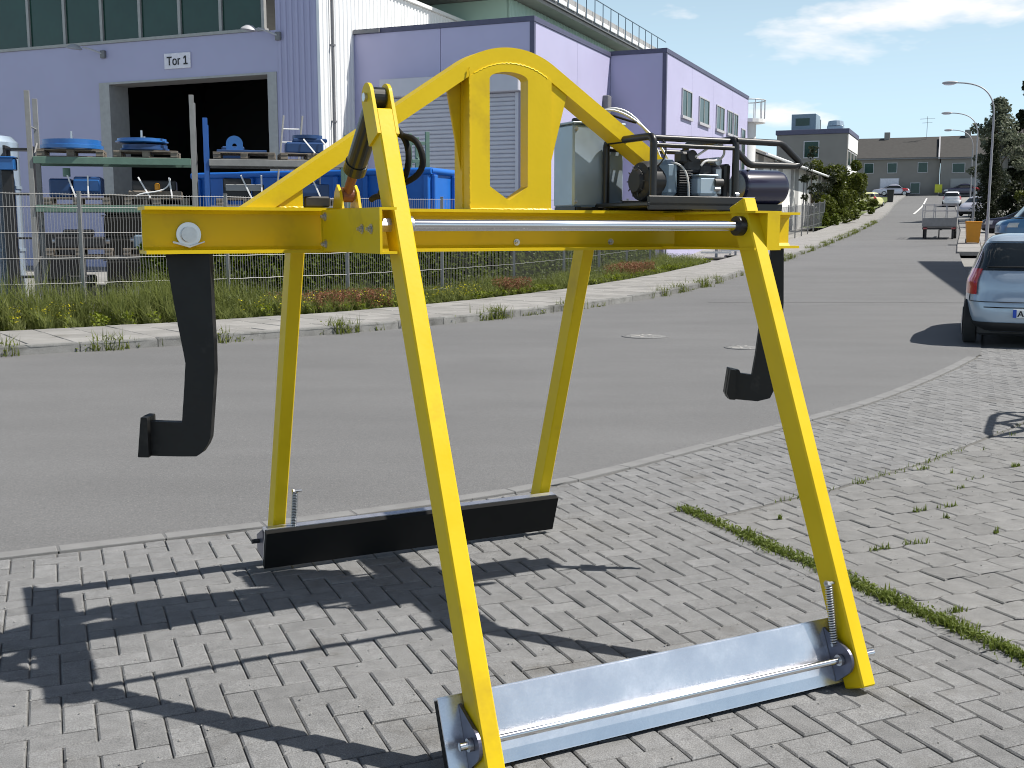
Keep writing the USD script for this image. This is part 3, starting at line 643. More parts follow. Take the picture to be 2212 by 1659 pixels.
bead([(-.7835, -.079, 1.466), (-.7835, -.079, 1.604)]); bead([(-.205, -.0625, 1.62), (-.205, -.0625, 2.13)], .0025); bead([(-.205, .003, 1.62), (-.205, .003, 2.1)], .003)
# hooks hanging from the beam ends
hk1 = [(1080, 0), (1083, 20), (1128, 250), (1165, 450), (1200, 620), (1213, 690), (1203, 880), (1190, 1072), (985, 1068), (980, 1032), (937, 1028), (932, 1100), (919, 1288), (1185, 1292), (1285, 1290), (1325, 1262), (1358, 1212), (1376, 1168), (1388, 1000), (1405, 740), (1400, 560), (1388, 350), (1372, 0)]
hk2 = [(570, -20), (500, 420), (470, 640), (447, 767), (372, 756), (365, 736), (297, 722), (285, 800), (272, 884), (290, 920), (480, 936), (560, 916), (592, 852), (606, 760), (632, 560), (648, 300), (648, -20)]
def unproject(u, v, Yw):
    x = (u - 1106) / F_; up = (829 - v) / F_; r = np.array([x, math.cos(TH) + up * math.sin(TH), -math.sin(TH) + up * math.cos(TH)]); return np.array([0, 0, EYE]) + r * Yw / r[1]
for outline, x0, Yw in ((hk1, 0.0, 3.765), (hk2, 1474.7, 4.87)):
    W2 = np.array([unproject(x0 + x / 3, 553 + y / 3, Yw) for x, y in outline])
    W2[:, 2] = np.where(W2[:, 2] > 1.435, 1.459, W2[:, 2])
    P = Polygon(W2[:, [0, 2]]).buffer(0).buffer(-.004).buffer(.004)
    tk = .035; front = extr(P, tk, 'y', Yw - tk / 2); v = front.vertices.copy()
    ang = math.radians(3); c0 = W2[:, 0].mean(); v = np.c_[c0 + (v[:, 0] - c0) * math.cos(ang) + (v[:, 1] - Yw) * math.sin(ang), Yw - (v[:, 0] - c0) * math.sin(ang) + (v[:, 1] - Yw) * math.cos(ang), v[:, 2]]
    hk = obj('hook', trimesh.Trimesh(to_local(v), front.faces, process=False), M['hook_steel'], clamp)
    # thick lip of the hook
    lip = P.intersection(sbox(W2[:, 0].min() - .01, W2[:, 2].min() - .01, W2[:, 0].min() + .040, 3)).buffer(-.001)
    m = extr(lip, .09, 'y', Yw - .045); v = m.vertices
    obj('hook_lip', trimesh.Trimesh(to_local(v), m.faces, process=False), M['hook_steel'], hk)
# pins of the hooks with their lock plates
for a in (-1.229, 1.229):
    pn = obj('hook_pin', cat([cyl(L3(a, -.05, 1.522), L3(a, .030, 1.522), .026, 24)]), M['zinc'], clamp, smooth=40)
    obj('pin_washer', cyl(L3(a, .006, 1.522), L3(a, .014, 1.522), .041, 28), M['steel'], pn, smooth=40)
    obj('lock_plate', extr(Polygon([(a - .055, 1.500), (a - .02, 1.492), (a, 1.484), (a + .02, 1.490), (a + .05, 1.500), (a + .05, 1.496), (a, 1.478), (a - .055, 1.494)]), .010, 'y', -.026), M['zinc'], pn)
# clamp plates
def bplane(z, off): return fb(z) - off
sl = math.hypot(.431, 1)
def plate_strip(z0, z1, off, thick, a0, a1, b_of, sgn):
    P0, P1 = (b_of(z0) - sgn * off, z0), (b_of(z1) - sgn * off, z1)
    d = np.array([P1[0] - P0[0], P1[1] - P0[1]]); d /= np.linalg.norm(d); n = np.array([-d[1], d[0]]) * thick
    poly = Polygon([(-P0[0], P0[1]), (-P1[0], P1[1]), (-(P1[0] + n[0]), P1[1] + n[1]), (-(P0[0] + n[0]), P0[1] + n[1])])
    return extr(poly, a1 - a0, 'x', a0)
fp_ = obj('clamp_plate', cat([plate_strip(.016, .210, .056, .006, -.79, .728, fb, 1), ]), M['plate'], clamp, label='bright steel plate between the two front legs')
obj('plate_edge', cat([plate_strip(.204, .212, .062, .030, -.79, .728, fb, 1)]), M['plate'], fp_)
obj('rubber_pad', plate_strip(.012, .206, .0625, .028, -.79, .728, fb, 1), M['rubber'], fp_)
rp_ = obj('clamp_plate', plate_strip(.035, .212, -.115, -.006, -.775, .712, rbk, 1), M['plate'], clamp, label='plate with black rubber face between the two rear legs')
obj('plate_edge', plate_strip(.206, .214, -.080, -.036, -.775, .712, rbk, 1), M['plate'], rp_)
obj('rubber_pad', plate_strip(.030, .206, -.1215, -.030, -.775, .712, rbk, 1), M['rubber'], rp_)
# ears of the front plate and the lower rods
def ear_poly(zc, b_of, s):
    c = (-b_of(zc), zc); pts = [(c[0] + .042 * math.cos(t), c[1] + .042 * math.sin(t)) for t in np.linspace(-PI * .62, PI * .38, 14)] if s < 0 else [(c[0] + .050 * math.cos(t), c[1] + .050 * math.sin(t)) for t in np.linspace(PI * .6, PI * 1.4, 14)]
    back = [(-(b_of(.19) - s * .054), .19), (-(b_of(.022) - s * .054), .022)]
    return Polygon(pts + (back[::-1] if s > 0 else back)).convex_hull
for a in (-.731, .636): obj('plate_ear', extr(ear_poly(.105, fb, 1), .010, 'x', a), M['ear'], fp_)
for a in (-.765, .636): obj('plate_ear', extr(Polygon([(-rbk(.02) - .10, .045), (-rbk(.02) - .10, .19), (-rbk(.105) + .04, .14), (-rbk(.105) + .04, .07)]), .010, 'x', a), M['ear'], rp_)
obj('lower_rod', cyl(L3(-.768, fb(.106), .106), L3(.778, fb(.106), .106), .0118, 18), M['chrome'], clamp, smooth=40)
obj('lower_rod', cyl(L3(-.80, rbk(.12), .12), L3(.78, rbk(.12), .12), .0105, 18), M['engine'], clamp, smooth=40)
for a in (-.738, .72, .628): obj('rod_collar', cyl(L3(a - .006, fb(.106), .106), L3(a + .006, fb(.106), .106), .019, 16), M['zinc'], clamp, smooth=40)
# springs
def coil(p0, p1, r, wire, turns):
    p0, p1 = np.asarray(p0, float), np.asarray(p1, float); d = p1 - p0; L = np.linalg.norm(d); d /= L; a = np.cross(d, [1, 0, 0]); a /= np.linalg.norm(a); b = np.cross(d, a)
    n = turns * 9; t = np.linspace(0, 1, n); an = t * turns * 2 * PI
    pts = p0 + np.outer(t * L, d) + r * (np.cos(an)[:, None] * a + np.sin(an)[:, None] * b)
    return tube(np.vstack([p0 + d * 0, pts, p1]), wire, 5)
for a, q0, q1 in ((.637, L3(.637, 1.125, .345), L3(.637, 1.165, .15)), (-.640, L3(-.640, -.885, .375), L3(-.640, -.93, .19))):
    sp = obj('spring', coil(q0, q1, .0125, .0022, 24), M['steel'], clamp, smooth=60)
    obj('spring_core', cyl(q0, q1, .0095, 10), M['engine'], sp)
    obj('spring_bolt', cat([cyl(q0 + [-.012, 0, .004], q0 + [.045 if a > 0 else .03, 0, .004], .006, 8), cyl(q0 + [-.012, 0, .004], q0 + [-.004, 0, .004], .012, 6)]), M['zinc'], sp)
    obj('spring_hook', cyl(q1 + [-.012, 0, -.003], q1 + [.02, 0, -.003], .006, 8), M['zinc'], sp)

# ------------------------------------------------------------------ hydraulic tank and power unit on the beam
tank = thing('hydraulic_tank', 'galvanised steel box tank on the beam behind the black tube frame', 'tank', MC, MA)
obj('tank_body', cbox(.332, .575, .10, .268, 1.632, 1.965, .008), M['galv'], tank)
obj('tank_lid', cbox(.326, .581, .094, .274, 1.9655, 1.974, .003), M['galv'], tank)
for a in (.345, .562):
    for z in (1.652, 1.945): obj('bolt', bolt((a, .100, z), (0, -1, 0), .006, .006), M['zinc'], tank)
obj('tank_foot', bx(.335, .365, .09, .26, 1.6145, 1.632), M['black_paint'], tank); obj('tank_foot', bx(.54, .57, .09, .26, 1.6145, 1.632), M['black_paint'], tank)
obj('filler_cap', lathe([(0, 1.974), (.022, 1.974), (.022, 1.99), (.018, 1.996), (0, 1.996)], 20, at=(.40, .19, 0)), M['engine'], tank, smooth=30)
for k, (pts, m, r) in enumerate(([[(.385, .13, 1.965), (.40, .11, 2.005), (.47, .10, 2.012), (.56, .08, 1.99), (.60, .05, 1.97)], 'rubber', .005], [(.42, .15, 1.975), (.46, .12, 2.02), (.53, .10, 2.024), (.60, .06, 1.985), (.68, -.02, 1.87), (.73, -.05, 1.78)], [(.44, .15, 1.975), (.50, .12, 2.03), (.56, .10, 2.03), (.62, .05, 1.98), (.66, .0, 1.90), (.70, -.04, 1.80)]) if False else (
        ([(.385, .13, 1.974), (.40, .11, 2.005), (.47, .10, 2.012), (.56, .08, 1.99), (.60, .05, 1.975)], 'rubber', .005),
        ([(.42, .15, 1.974), (.46, .12, 2.02), (.53, .10, 2.024), (.60, .06, 1.985), (.68, -.02, 1.87), (.73, -.05, 1.76)], 'alu', .0055),
        ([(.45, .16, 1.974), (.50, .13, 2.03), (.57, .11, 2.03), (.63, .06, 1.97), (.67, .01, 1.88), (.69, -.03, 1.77)], 'alu', .0055))):
    obj('hydraulic_hose', tube(spline(pts, 28), r, 8), M[m], tank, smooth=60)
pu = thing('power_unit', 'petrol engine pump unit in a black tube frame on the right end of the beam', 'power unit', MC, MA)
BP = M['black_paint']
a0, a1, yf, yb, zt0, zt1 = .478, .872, -.262, .082, 1.645, 1.895
obj('frame_hoop', tube(rounded([(a0, yb, 1.622), (a0, yb, zt1), (a0, yf, zt1), (a0, yf, zt0)], .03), .0145, 12), BP, pu, smooth=60)
obj('frame_hoop', tube(rounded([(a1, yb, 1.622), (a1, yb, zt1), (a1, yf, zt1), (a1, yf, zt0)], .03), .0145, 12), BP, pu, smooth=60)
obj('frame_rail', cyl((a0, yf + .03, zt1 - .005), (a1, yf + .03, zt1 - .005), .0125, 10), BP, pu, smooth=60)
obj('frame_rail', cyl((a0, yb, zt1 - .03), (a1, yb, zt1 - .03), .010, 10), BP, pu, smooth=60)
obj('frame_rail', cyl((a0, yf, zt1 - .035), (a1, yf, zt1 - .035), .009, 10), BP, pu, smooth=60)
obj('carry_handle', tube(rounded([(a1, yf, 1.889), (1.100, yf, 1.888), (1.205, yf, 1.812), (1.19, yf, 1.799), (.94, yf, 1.797), (a1, yf, 1.85)], .02), .0135, 12), BP, pu, smooth=60)
obj('tray', cat([cbox(.44, .965, -.285, .13, 1.628, 1.645, .004), cbox(.445, .960, -.285, -.272, 1.6145, 1.668, .003), bx(.44, .965, .118, .13, 1.6145, 1.66), bx(.34, .44, .08, .13, 1.6155, 1.630)]), BP, pu)
obj('vibration_mount', lathe([(0, 1.6145), (.02, 1.6145), (.024, 1.620), (.02, 1.628), (0, 1.628)], 14, at=(.53, -.22, 0)), M['rubber'], pu)
# blower housing, fins, cylinder block
bl = obj('blower_housing', lathe([(0, 0), (.052, 0), (.074, .012), (.080, .03), (.080, .085), (.07, .10), (0, .10)], 28, 'x', (.492, -.13, 1.728)), M['engine'], pu, smooth=35)
obj('starter_cover', lathe([(0, -.016), (.042, -.014), (.05, -.004), (.05, .002), (0, .002)], 24, 'x', (.490, -.13, 1.728)), M['grille'], bl, smooth=35)
for k in range(10):
    t = k * PI / 5; obj('vent_rib', bar((.484, -.13 + .018 * math.cos(t), 1.728 + .018 * math.sin(t)), (.484, -.13 + .062 * math.cos(t), 1.728 + .062 * math.sin(t)), .004, .005, (1, 0, 0), .001), M['engine'], bl)
obj('blower_shroud', cbox(.558, .640, -.215, -.05, 1.66, 1.815, .025), M['bluegrey'], pu)
for k in range(11): obj('cooling_fin', cbox(.642, .705, -.205, -.07, 1.672 + k * .0095, 1.6765 + k * .0095, .001), M['engine'], pu)
obj('engine_block', cbox(.645, .72, -.19, -.06, 1.65, 1.80, .012), M['engine'], pu)
obj('air_filter_box', cbox(.700, .792, -.255, -.14, 1.672, 1.748, .010), M['galv'], pu)
obj('air_filter_lid', cbox(.697, .795, -.258, -.137, 1.748, 1.756, .004), M['galv'], pu)
obj('carburettor', cat([cbox(.675, .755, -.20, -.11, 1.765, 1.825, .012), cbox(.745, .80, -.21, -.12, 1.752, 1.80, .01), cyl((.70, -.21, 1.83), (.70, -.12, 1.83), .022, 16), cbox(.655, .69, -.20, -.14, 1.80, 1.845, .008)]), M['engine'], pu)
obj('valve_cover', cbox(.805, .835, -.235, -.15, 1.67, 1.79, .012), M['alu'], pu)
obj('pump_body', cat([cbox(.80, .85, -.20, -.08, 1.655, 1.72, .012), cyl((.79, -.23, 1.665), (.79, -.15, 1.665), .022, 18), cyl((.82, -.22, 1.81), (.82, -.12, 1.81), .017, 16)]), M['alu'], pu, smooth=35)
obj('valve_block', cat([cbox(.842, .872, -.235, -.10, 1.66, 1.80, .008), cbox(.80, .865, -.17, -.06, 1.79, 1.825, .006)]), M['engine'], pu)
obj('fitting', cyl((.776, -.25, 1.70), (.80, -.25, 1.70), .012, 6), M['zinc'], pu); obj('fitting', cyl((.775, -.25, 1.725), (.815, -.25, 1.725), .016, 14), M['engine'], pu)
obj('fitting', cyl((.815, -.26, 1.655), (.815, -.235, 1.655), .014, 6), M['zinc'], pu); obj('fitting', cyl((.862, -.272, 1.675), (.878, -.272, 1.675), .012, 14), M['zinc'], pu)
obj('ignition_cable', tube(spline([(.705, -.20, 1.82), (.74, -.22, 1.845), (.80, -.22, 1.872), (.84, -.22, 1.868), (.845, -.22, 1.84), (.80, -.22, 1.812), (.75, -.225, 1.808), (.73, -.225, 1.79)], 40), .0048, 8), M['whitecable'], pu, smooth=60)
obj('fuel_line', tube(spline([(.60, -.20, 1.80), (.64, -.235, 1.775), (.66, -.24, 1.71), (.665, -.235, 1.655)], 20), .004, 8), M['whitecable'], pu, smooth=60)
obj('fuel_line', tube(spline([(.52, -.26, 1.88), (.535, -.262, 1.84), (.525, -.25, 1.80), (.51, -.18, 1.78)], 20), .003, 6), M['engine'], pu, smooth=60)
mf = obj('fuel_tank', lathe([(0, 0), (.058, 0), (.068, .008), (.0725, .02), (.0725, .205), (.068, .222), (.058, .232), (0, .234)], 36, 'x', (1.008, -.10, 1.716)), M['muffler'], pu, smooth=30)
obj('tank_strap', cat([bx(.96, 1.01, -.16, -.05, 1.6455, 1.655), cyl((1.04, -.06, 1.785), (1.04, -.14, 1.785), .003, 6)]), BP, pu)
obj('tank_cradle', bx(.9655, 1.22, -.14, -.06, 1.6145, 1.645), BP, pu)
# ------------------------------------------------------------------ works buildings (local x across the street, local y along it)
SD = STREET_DEG
def ribbed(L, H, pitch=.28, depth=.035, z0=0.0):
    """vertical trapezoid cladding in the xz plane, front at y=0 facing -y, ribs proud to -depth"""
    xs, ys = [], []
    n = int(L / pitch)
    for k in range(n):
        o = k * pitch
        xs += [o, o + pitch * .38, o + pitch * .5, o + pitch * .88]; ys += [0, 0, -depth, -depth]
    xs.append(L); ys.append(0)
    P = Polygon(list(zip(xs, ys)) + [(L, .12), (0, .12)])
    return extr(P, H, 'z', z0)
HK = (-6.12, 36.0)
GZ = -0.5
hall = thing('hall', 'large white clad industrial hall with dark gate and a band of dark windows', 'hall', (HK[0], HK[1], 0), SD)
GX0, GX1, GTOP = -8.5, -1.95, 6.55
XL = -22.0
# smooth lower wall left of and above the gate
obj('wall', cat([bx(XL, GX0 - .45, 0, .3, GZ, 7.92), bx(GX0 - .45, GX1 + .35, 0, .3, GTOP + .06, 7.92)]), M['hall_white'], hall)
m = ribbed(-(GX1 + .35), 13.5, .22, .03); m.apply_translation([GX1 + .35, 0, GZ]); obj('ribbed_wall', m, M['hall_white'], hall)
obj('wall', cat([bx(XL, GX1 - .1, .0, .3, 12.2, 13.0), bx(XL, 0, .5, 26, 12.9, 13.05)]), M['hall_white'], hall)
# gate reveal and dark interior
obj('gate_frame', cat([bx(GX0 - .45, GX0, -.03, .9, GZ, GTOP), bx(GX1, GX1 + .35, -.03, .9, GZ, GTOP), bx(GX0 - .45, GX1 + .35, -.03, .9, GTOP, GTOP + .07)]), M['reveal'], hall)
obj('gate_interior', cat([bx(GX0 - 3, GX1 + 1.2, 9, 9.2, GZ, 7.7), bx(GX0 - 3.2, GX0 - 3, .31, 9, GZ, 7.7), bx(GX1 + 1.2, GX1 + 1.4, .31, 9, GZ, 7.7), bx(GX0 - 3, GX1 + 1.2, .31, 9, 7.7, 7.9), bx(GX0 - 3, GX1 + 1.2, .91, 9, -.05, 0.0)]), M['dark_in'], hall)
# window band: sill, panes, mullions
obj('window_sill', cat([bx(XL, GX1 - .05, -.06, .2, 7.925, 8.02)]), M['mullion'], hall)
mx = [-2.1 - 1.667 * k for k in range(0, 12)]
for k in range(len(mx) - 1):
    obj('window_pane', bx(mx[k + 1] + .06, mx[k] - .06, .10, .13, 8.03, 12.18), M['dark_glass'], hall)
for x in mx: obj('mullion', bx(x - .055, x + .055, .02, .16, 8.025, 12.19), M['mullion'], hall)
# side wall along the street direction: bright ribbed cladding (faces +x)
sw = ribbed(10.9, 10.25, .25, .035); vv = sw.vertices; sw = trimesh.Trimesh(np.c_[-vv[:, 1], vv[:, 0], vv[:, 2] + GZ], sw.faces, process=False)
if sw.volume < 0: sw.invert()
sw.apply_translation([.02, .1, 0]); obj('side_wall', sw, M['hall_bright'], hall)
obj('corner_trim', bx(-.02, .08, -.06, .09, GZ, 13.0), M['hall_bright'], hall)
obj('roof_edge', bx(-.3, .16, .1, 11.0, 9.76, 9.88), M['hall_bright'], hall)
obj('downpipe', tube([(.14, .62, GZ), (.14, .62, 9.7)], .055, 10), M['pipe'], hall)
for z in (2.5, 5.0, 7.4): obj('pipe_clamp', bx(.05, .21, .56, .68, z, z + .06), M['pipe'], hall)
sg = thing('gate_sign', 'white sign reading Tor 1 above the dark hall gate', 'sign', (HK[0], HK[1], 0), SD)
obj('sign_board', cbox(-6.07, -4.98, -.045, -.002, 6.93, 7.44, .01), M['sign_white'], sg)
tx = meshkit.text_mesh('Tor 1', .27, .006, bold=True); b = tx.bounds; s_ = .86 / (b[1][0] - b[0][0])
v = tx.vertices; tv = np.c_[-5.95 + (v[:, 0] - b[0][0]) * s_, -.0505 + .0 - v[:, 2] * 0 - (v[:, 2]) * .8, 7.05 + (v[:, 1]) * 1.0]
lt = trimesh.Trimesh(tv, tx.faces, process=False); lt.fix_normals() if False else None
obj('lettering', lt, M['sign_black'], sg)
def wall_lamp(x, z, lab):
    t = thing('wall_lamp', lab, 'wall lamp', (HK[0], HK[1], 0), SD, 'lamps over the hall gate')
    obj('lamp_base', cbox(x + .78, x + .98, -.12, -.005, z - .28, z - .02, .02), M['pipe'], t)
    obj('lamp_arm', tube(spline([(x + .85, -.10, z - .12), (x + .65, -.35, z - .02), (x + .45, -.55, z + .05)], 12), .03, 8), M['frame_white'], t)
    obj('lamp_head', T(lathe([(0, .12), (.12, .10), (.25, .0), (.27, -.04), (.2, -.06), (0, -.05)], 20), (x + .25, -.72, z + .02), R=trimesh.transformations.rotation_matrix(.15, [0, 1, 0])[:3, :3]), M['frame_white'], t, smooth=40)
wall_lamp(-9.55, 7.72, 'white lamp on the hall wall left of the gate sign')
wall_lamp(-2.35, 7.86, 'white lamp on the hall wall above the right corner of the gate')

# annex with the roller shutter
def boxed(name, label, x, y, w, d, top, panel_pitch, wallm='lav'):
    t = thing(name, label, 'building', (x, y, 0), SD)
    n = max(1, round(w / panel_pitch))
    for k in range(n): obj('front_panel', cbox(w * k / n + .008, w * (k + 1) / n - .008, 0, .12, GZ, top - .16, .006), M[wallm], t)
    n2 = max(1, round(d / panel_pitch))
    for k in range(n2): obj('side_panel', cbox(w - .13, w - .002, .14 + (d - .14) * k / n2 + .008, .14 + (d - .14) * (k + 1) / n2 - .008, GZ, top - .16, .006), M[wallm], t)
    obj('core', bx(.05, w - .14, .13, d, GZ, top - .17), M['lav_trim'], t)
    obj('roof_trim', cat([bx(-.03, w + .03, -.03, .12, top - .16, top), bx(w - .12, w + .03, .12, d, top - .16, top)]), M['lav_trim'], t)
    obj('corner_trim', bx(w - .13, w + .014, -.014, .13, GZ, top - .16), M['lav_trim'], t)
    obj('roof', bx(.0, w - .12, .12, d, top - .12, top - .06), M['roofgrey'], t)
    return t
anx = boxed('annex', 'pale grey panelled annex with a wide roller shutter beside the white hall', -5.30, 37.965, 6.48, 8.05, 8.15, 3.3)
obj('shutter_box', cbox(1.2, 6.13, -.42, -.02, 5.86, 6.44, .02), M['shutter'], anx)
sl_ = []
for k in range(46):
    z = 5.86 - k * .135; sl_.append(extr(Polygon([(-.05, z), (-.085, z - .03), (-.085, z - .10), (-.05, z - .128), (-.02, z - .128), (-.02, z)]), 4.42, 'x', 1.47))
sc = obj('shutter_curtain', cat(sl_), M['shutter'], anx)
obj('shutter_guide', cbox(5.90, 6.02, -.14, -.005, GZ, 5.86, .01), M['shutter'], anx); obj('shutter_guide', cbox(1.34, 1.46, -.14, -.005, GZ, 5.86, .01), M['shutter'], anx)
obj('gutter', cat([bx(-.02, 1.05, -.12, -.035, 8.0, 8.12)]), M['pipe'], anx)
obj('fuse_box', cbox(6.483, 6.70, 6.95, 7.35, 5.7, 6.5, .02), M['pipe'], anx)
obj('cable_duct', cbox(6.483, 6.56, 7.1, 7.2, 1.0, 5.68, .01), M['pipe'], anx)
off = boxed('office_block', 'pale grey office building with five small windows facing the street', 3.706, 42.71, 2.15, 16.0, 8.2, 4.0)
wx = 2.15
for (y0, y1, z0, z1) in ((2.45, 3.95, 6.03, 7.0), (5.35, 7.1, 6.03, 7.0), (8.65, 10.2, 6.03, 7.0), (11.0, 12.0, 6.03, 7.0), (12.35, 13.3, 6.03, 7.0), (14.35, 15.2, 3.2, 6.45)):
    w = obj('window' if z0 > 4 else 'tall_window', cat([bx(wx - .0, wx + .05, y0 - .05, y0, z0 - .05, z1 + .05), bx(wx, wx + .05, y1, y1 + .05, z0 - .05, z1 + .05), bx(wx, wx + .05, y0, y1, z1, z1 + .05), bx(wx, wx + .09, y0 - .12, y1 + .12, z0 - .13, z0 - .02)]), M['frame_white'], off)
    obj('pane', bx(wx + .003, wx + .02, y0, y1, z0 - .015, z1 - .003), M['dark_glass'], w)
    if z0 > 4: obj('glazing_bar', bx(wx + .021, wx + .035, (y0 + y1) / 2 - .03, (y0 + y1) / 2 + .03, z0, z1 - .01), M['mullion'], w)
for (x_, y_, rz, kk) in ((0, 0, 0, 0),):
    pass
# white stair tower with railing at the end of the office block
tw = thing('stair_tower', 'slim white tower with a railed platform at the end of the office block', 'tower', (3.706 + 2.15 * CA + 16.6 * SA, 42.71 - 2.15 * SA + 16.6 * CA, 0), SD)
obj('shaft', lathe([(0, 0), (.62, 0), (.62, 7.15), (0, 7.15)], 18, at=(-.35, .2, -.2)), M['white'], tw, smooth=40)
obj('platform', lathe([(0, 6.95), (.98, 6.95), (.98, 7.12), (0, 7.12)], 18, at=(-.25, .2, 0)), M['white'], tw)
for k in range(14):
    t = 2 * PI * k / 14; obj('baluster', cyl((-.25 + .94 * math.cos(t), .2 + .94 * math.sin(t), 7.1), (-.25 + .94 * math.cos(t), .2 + .94 * math.sin(t), 8.05), .022, 6), M['frame_white'], tw)
obj('handrail', tube([(-.25 + .94 * math.cos(t), .2 + .94 * math.sin(t), 8.06) for t in np.linspace(0, 2 * PI, 29)], .03, 6, False), M['frame_white'], tw)
# tall green hall behind with overhanging eave, roof railing
big = thing('tall_hall', 'tall pale green hall behind the annex with railed roof edge', 'hall', (*W(-16.84, 58.0)[:2], 0), SD)
gw = ribbed(20.0, 11.2, .4, .03); vv = gw.vertices; gw = trimesh.Trimesh(np.c_[-vv[:, 1], vv[:, 0], vv[:, 2]], gw.faces, process=False)
if gw.volume < 0: gw.invert()
gw.apply_translation([-.8, -16.0, GZ]); obj('side_wall', gw, M['pale_green'], big)
obj('end_wall', bx(-6, -.86, -16, -15.7, GZ, 10.7), M['pale_green'], big)
obj('eave_soffit', bx(-6, .0, -19, 4, 10.72, 10.86), M['roofgrey'], big)
obj('eave_beam', bx(-.12, .10, -19, 4, 10.87, 11.0), M['pipe'], big)
rf = trimesh.Trimesh(*[np.array(q) for q in ([(.1, -19, 11.22), (.1, 4, 11.22), (-1.5, 4, 11.70), (-1.5, -19, 11.70), (-30, 4, 13.4), (-30, -19, 13.4)], [(0, 1, 2), (0, 2, 3), (3, 2, 4), (3, 4, 5)])], process=False)
obj('roof', cat([rf, bx(-.3, .08, -19, 4, 11.01, 11.2)]), M['roofgrey'], big)
for k in range(19):
    y = 3.6 - k * 1.2
    obj('fascia_panel', cbox(.105, .17, y - 1.06, y, 11.00, 11.20, .02), M['hall_bright'], big)
    obj('roof_ridge', bx(-.25, .10, y - 1.195, y - .005, 11.235, 11.46), M['greywall'], big)
    obj('railing_post', cyl((.2, y - 1.13, 10.98), (.2, y - 1.13, 12.0), .022, 6), M['railing'], big)
obj('handrail', cyl((.2, -19, 12.0), (.2, 4.2, 12.0), .024, 6), M['railing'], big)
# long white shed along the street
sx, sy = W(-10.9, 58.4)[:2]
shed = thing('long_shed', 'long low white shed with grey pitched roof along the street', 'shed', (sx, sy, 0), SD)
n = 22
for k in range(n):
    y0, y1 = 36.0 * k / n, 36.0 * (k + 1) / n
    obj('wall_panel', cbox(-.15, 0, y0 + .02, y1 - .02, 0, 5.55, .01), M['white'] if k % 4 != 1 else M['greywall'], shed)
for k in range(0, n + 1, 4): obj('pillar', bx(.003, .14, 36.0 * k / n - .09, 36.0 * k / n + .09, 0, 5.5), M['greywall'], shed)
obj('gable_wall', extr(Polygon([(-9, 0), (-.16, 0), (-.16, 5.55), (-4.6, 7.35), (-9, 5.55)]), .2, 'y', -.0), M['white'], shed)
obj('gable_wall', extr(Polygon([(-9, 0), (-.16, 0), (-.16, 5.55), (-4.6, 7.35), (-9, 5.55)]), .2, 'y', 35.8), M['white'], shed)
obj('roof', extr(Polygon([(.75, 5.48), (-4.6, 7.62), (-9.6, 5.48), (-9.6, 5.34), (-4.6, 7.46), (.75, 5.34)]), 36.8, 'y', -.4), M['roofgrey'], shed)
obj('gutter', tube([(.80, -.4, 5.42), (.80, 36.4, 5.42)], .07, 8), M['hall_bright'], shed)
for k in (3, 11, 19): obj('downpipe', tube([(.74, 36.0 * k / n, 5.35), (.10, 36.0 * k / n, 5.0), (.10, 36.0 * k / n, .5)], .05, 6), M['pipe'], shed)
# grey flat-roofed house
gx0, gy0 = W(-18.0, 108.5)[:2]; gz = 3.2
gh = thing('flat_house', 'dark grey flat-roofed house with boxes on its roof', 'house', (gx0, gy0, gz), SD)
obj('wall', cbox(0, 6.5, 0, 9, -1, 7.3, .02), M['house_grey'], gh)
obj('roof_trim', cbox(-.12, 6.62, -.12, 9.1, 7.31, 7.75, .02), M['lav_trim'], gh)
obj('side_wall', cat([bx(6.502, 6.56, .1, 8.9, 5.9, 7.25), bx(6.502, 6.56, .1, 8.9, 3.0, 4.3), bx(6.502, 6.56, .1, 8.9, .2, 1.6)]), M['white'], gh)
for z in (4.35, 1.65):
    for y in (.6, 3.5, 6.4):
        w = obj('window', bx(6.503, 6.53, y, y + 2.1, z, z + 1.45), M['frame_white'], gh); obj('pane', bx(6.531, 6.54, y + .1, y + 2.0, z + .1, z + 1.35), M['dark_glass'], w)
w = obj('window', bx(2.5, 3.95, -.03, -.002, 5.1, 6.7), M['frame_white'], gh); obj('pane', bx(2.6, 3.85, -.04, -.031, 5.2, 6.6), M['dark_glass'], w)
w = obj('window', bx(2.5, 3.95, -.03, -.002, 1.9, 3.5), M['frame_white'], gh); obj('pane', bx(2.6, 3.85, -.04, -.031, 2.0, 3.4), M['dark_glass'], w)
rb_ = obj('roof_house', cbox(1.0, 3.3, 2, 5, 7.2, 9.4, .03), M['bluegrey'], gh); obj('window', bx(1.4, 2.7, 1.96, 1.99, 8.3, 9.0), M['dark_glass'], rb_); obj('roof_vent', cat([cbox(4.2, 5.7, 3, 4.2, 7.2, 8.3, .05), lathe([(0, 8.3), (.8, 8.3), (.7, 8.75), (0, 8.9)], 14, at=(4.95, 3.6, 0))]), M['galv'], gh); obj('mast', cyl((3.6, 3, 7.2), (3.6, 3, 8.9), .04, 6), M['pipe'], gh)
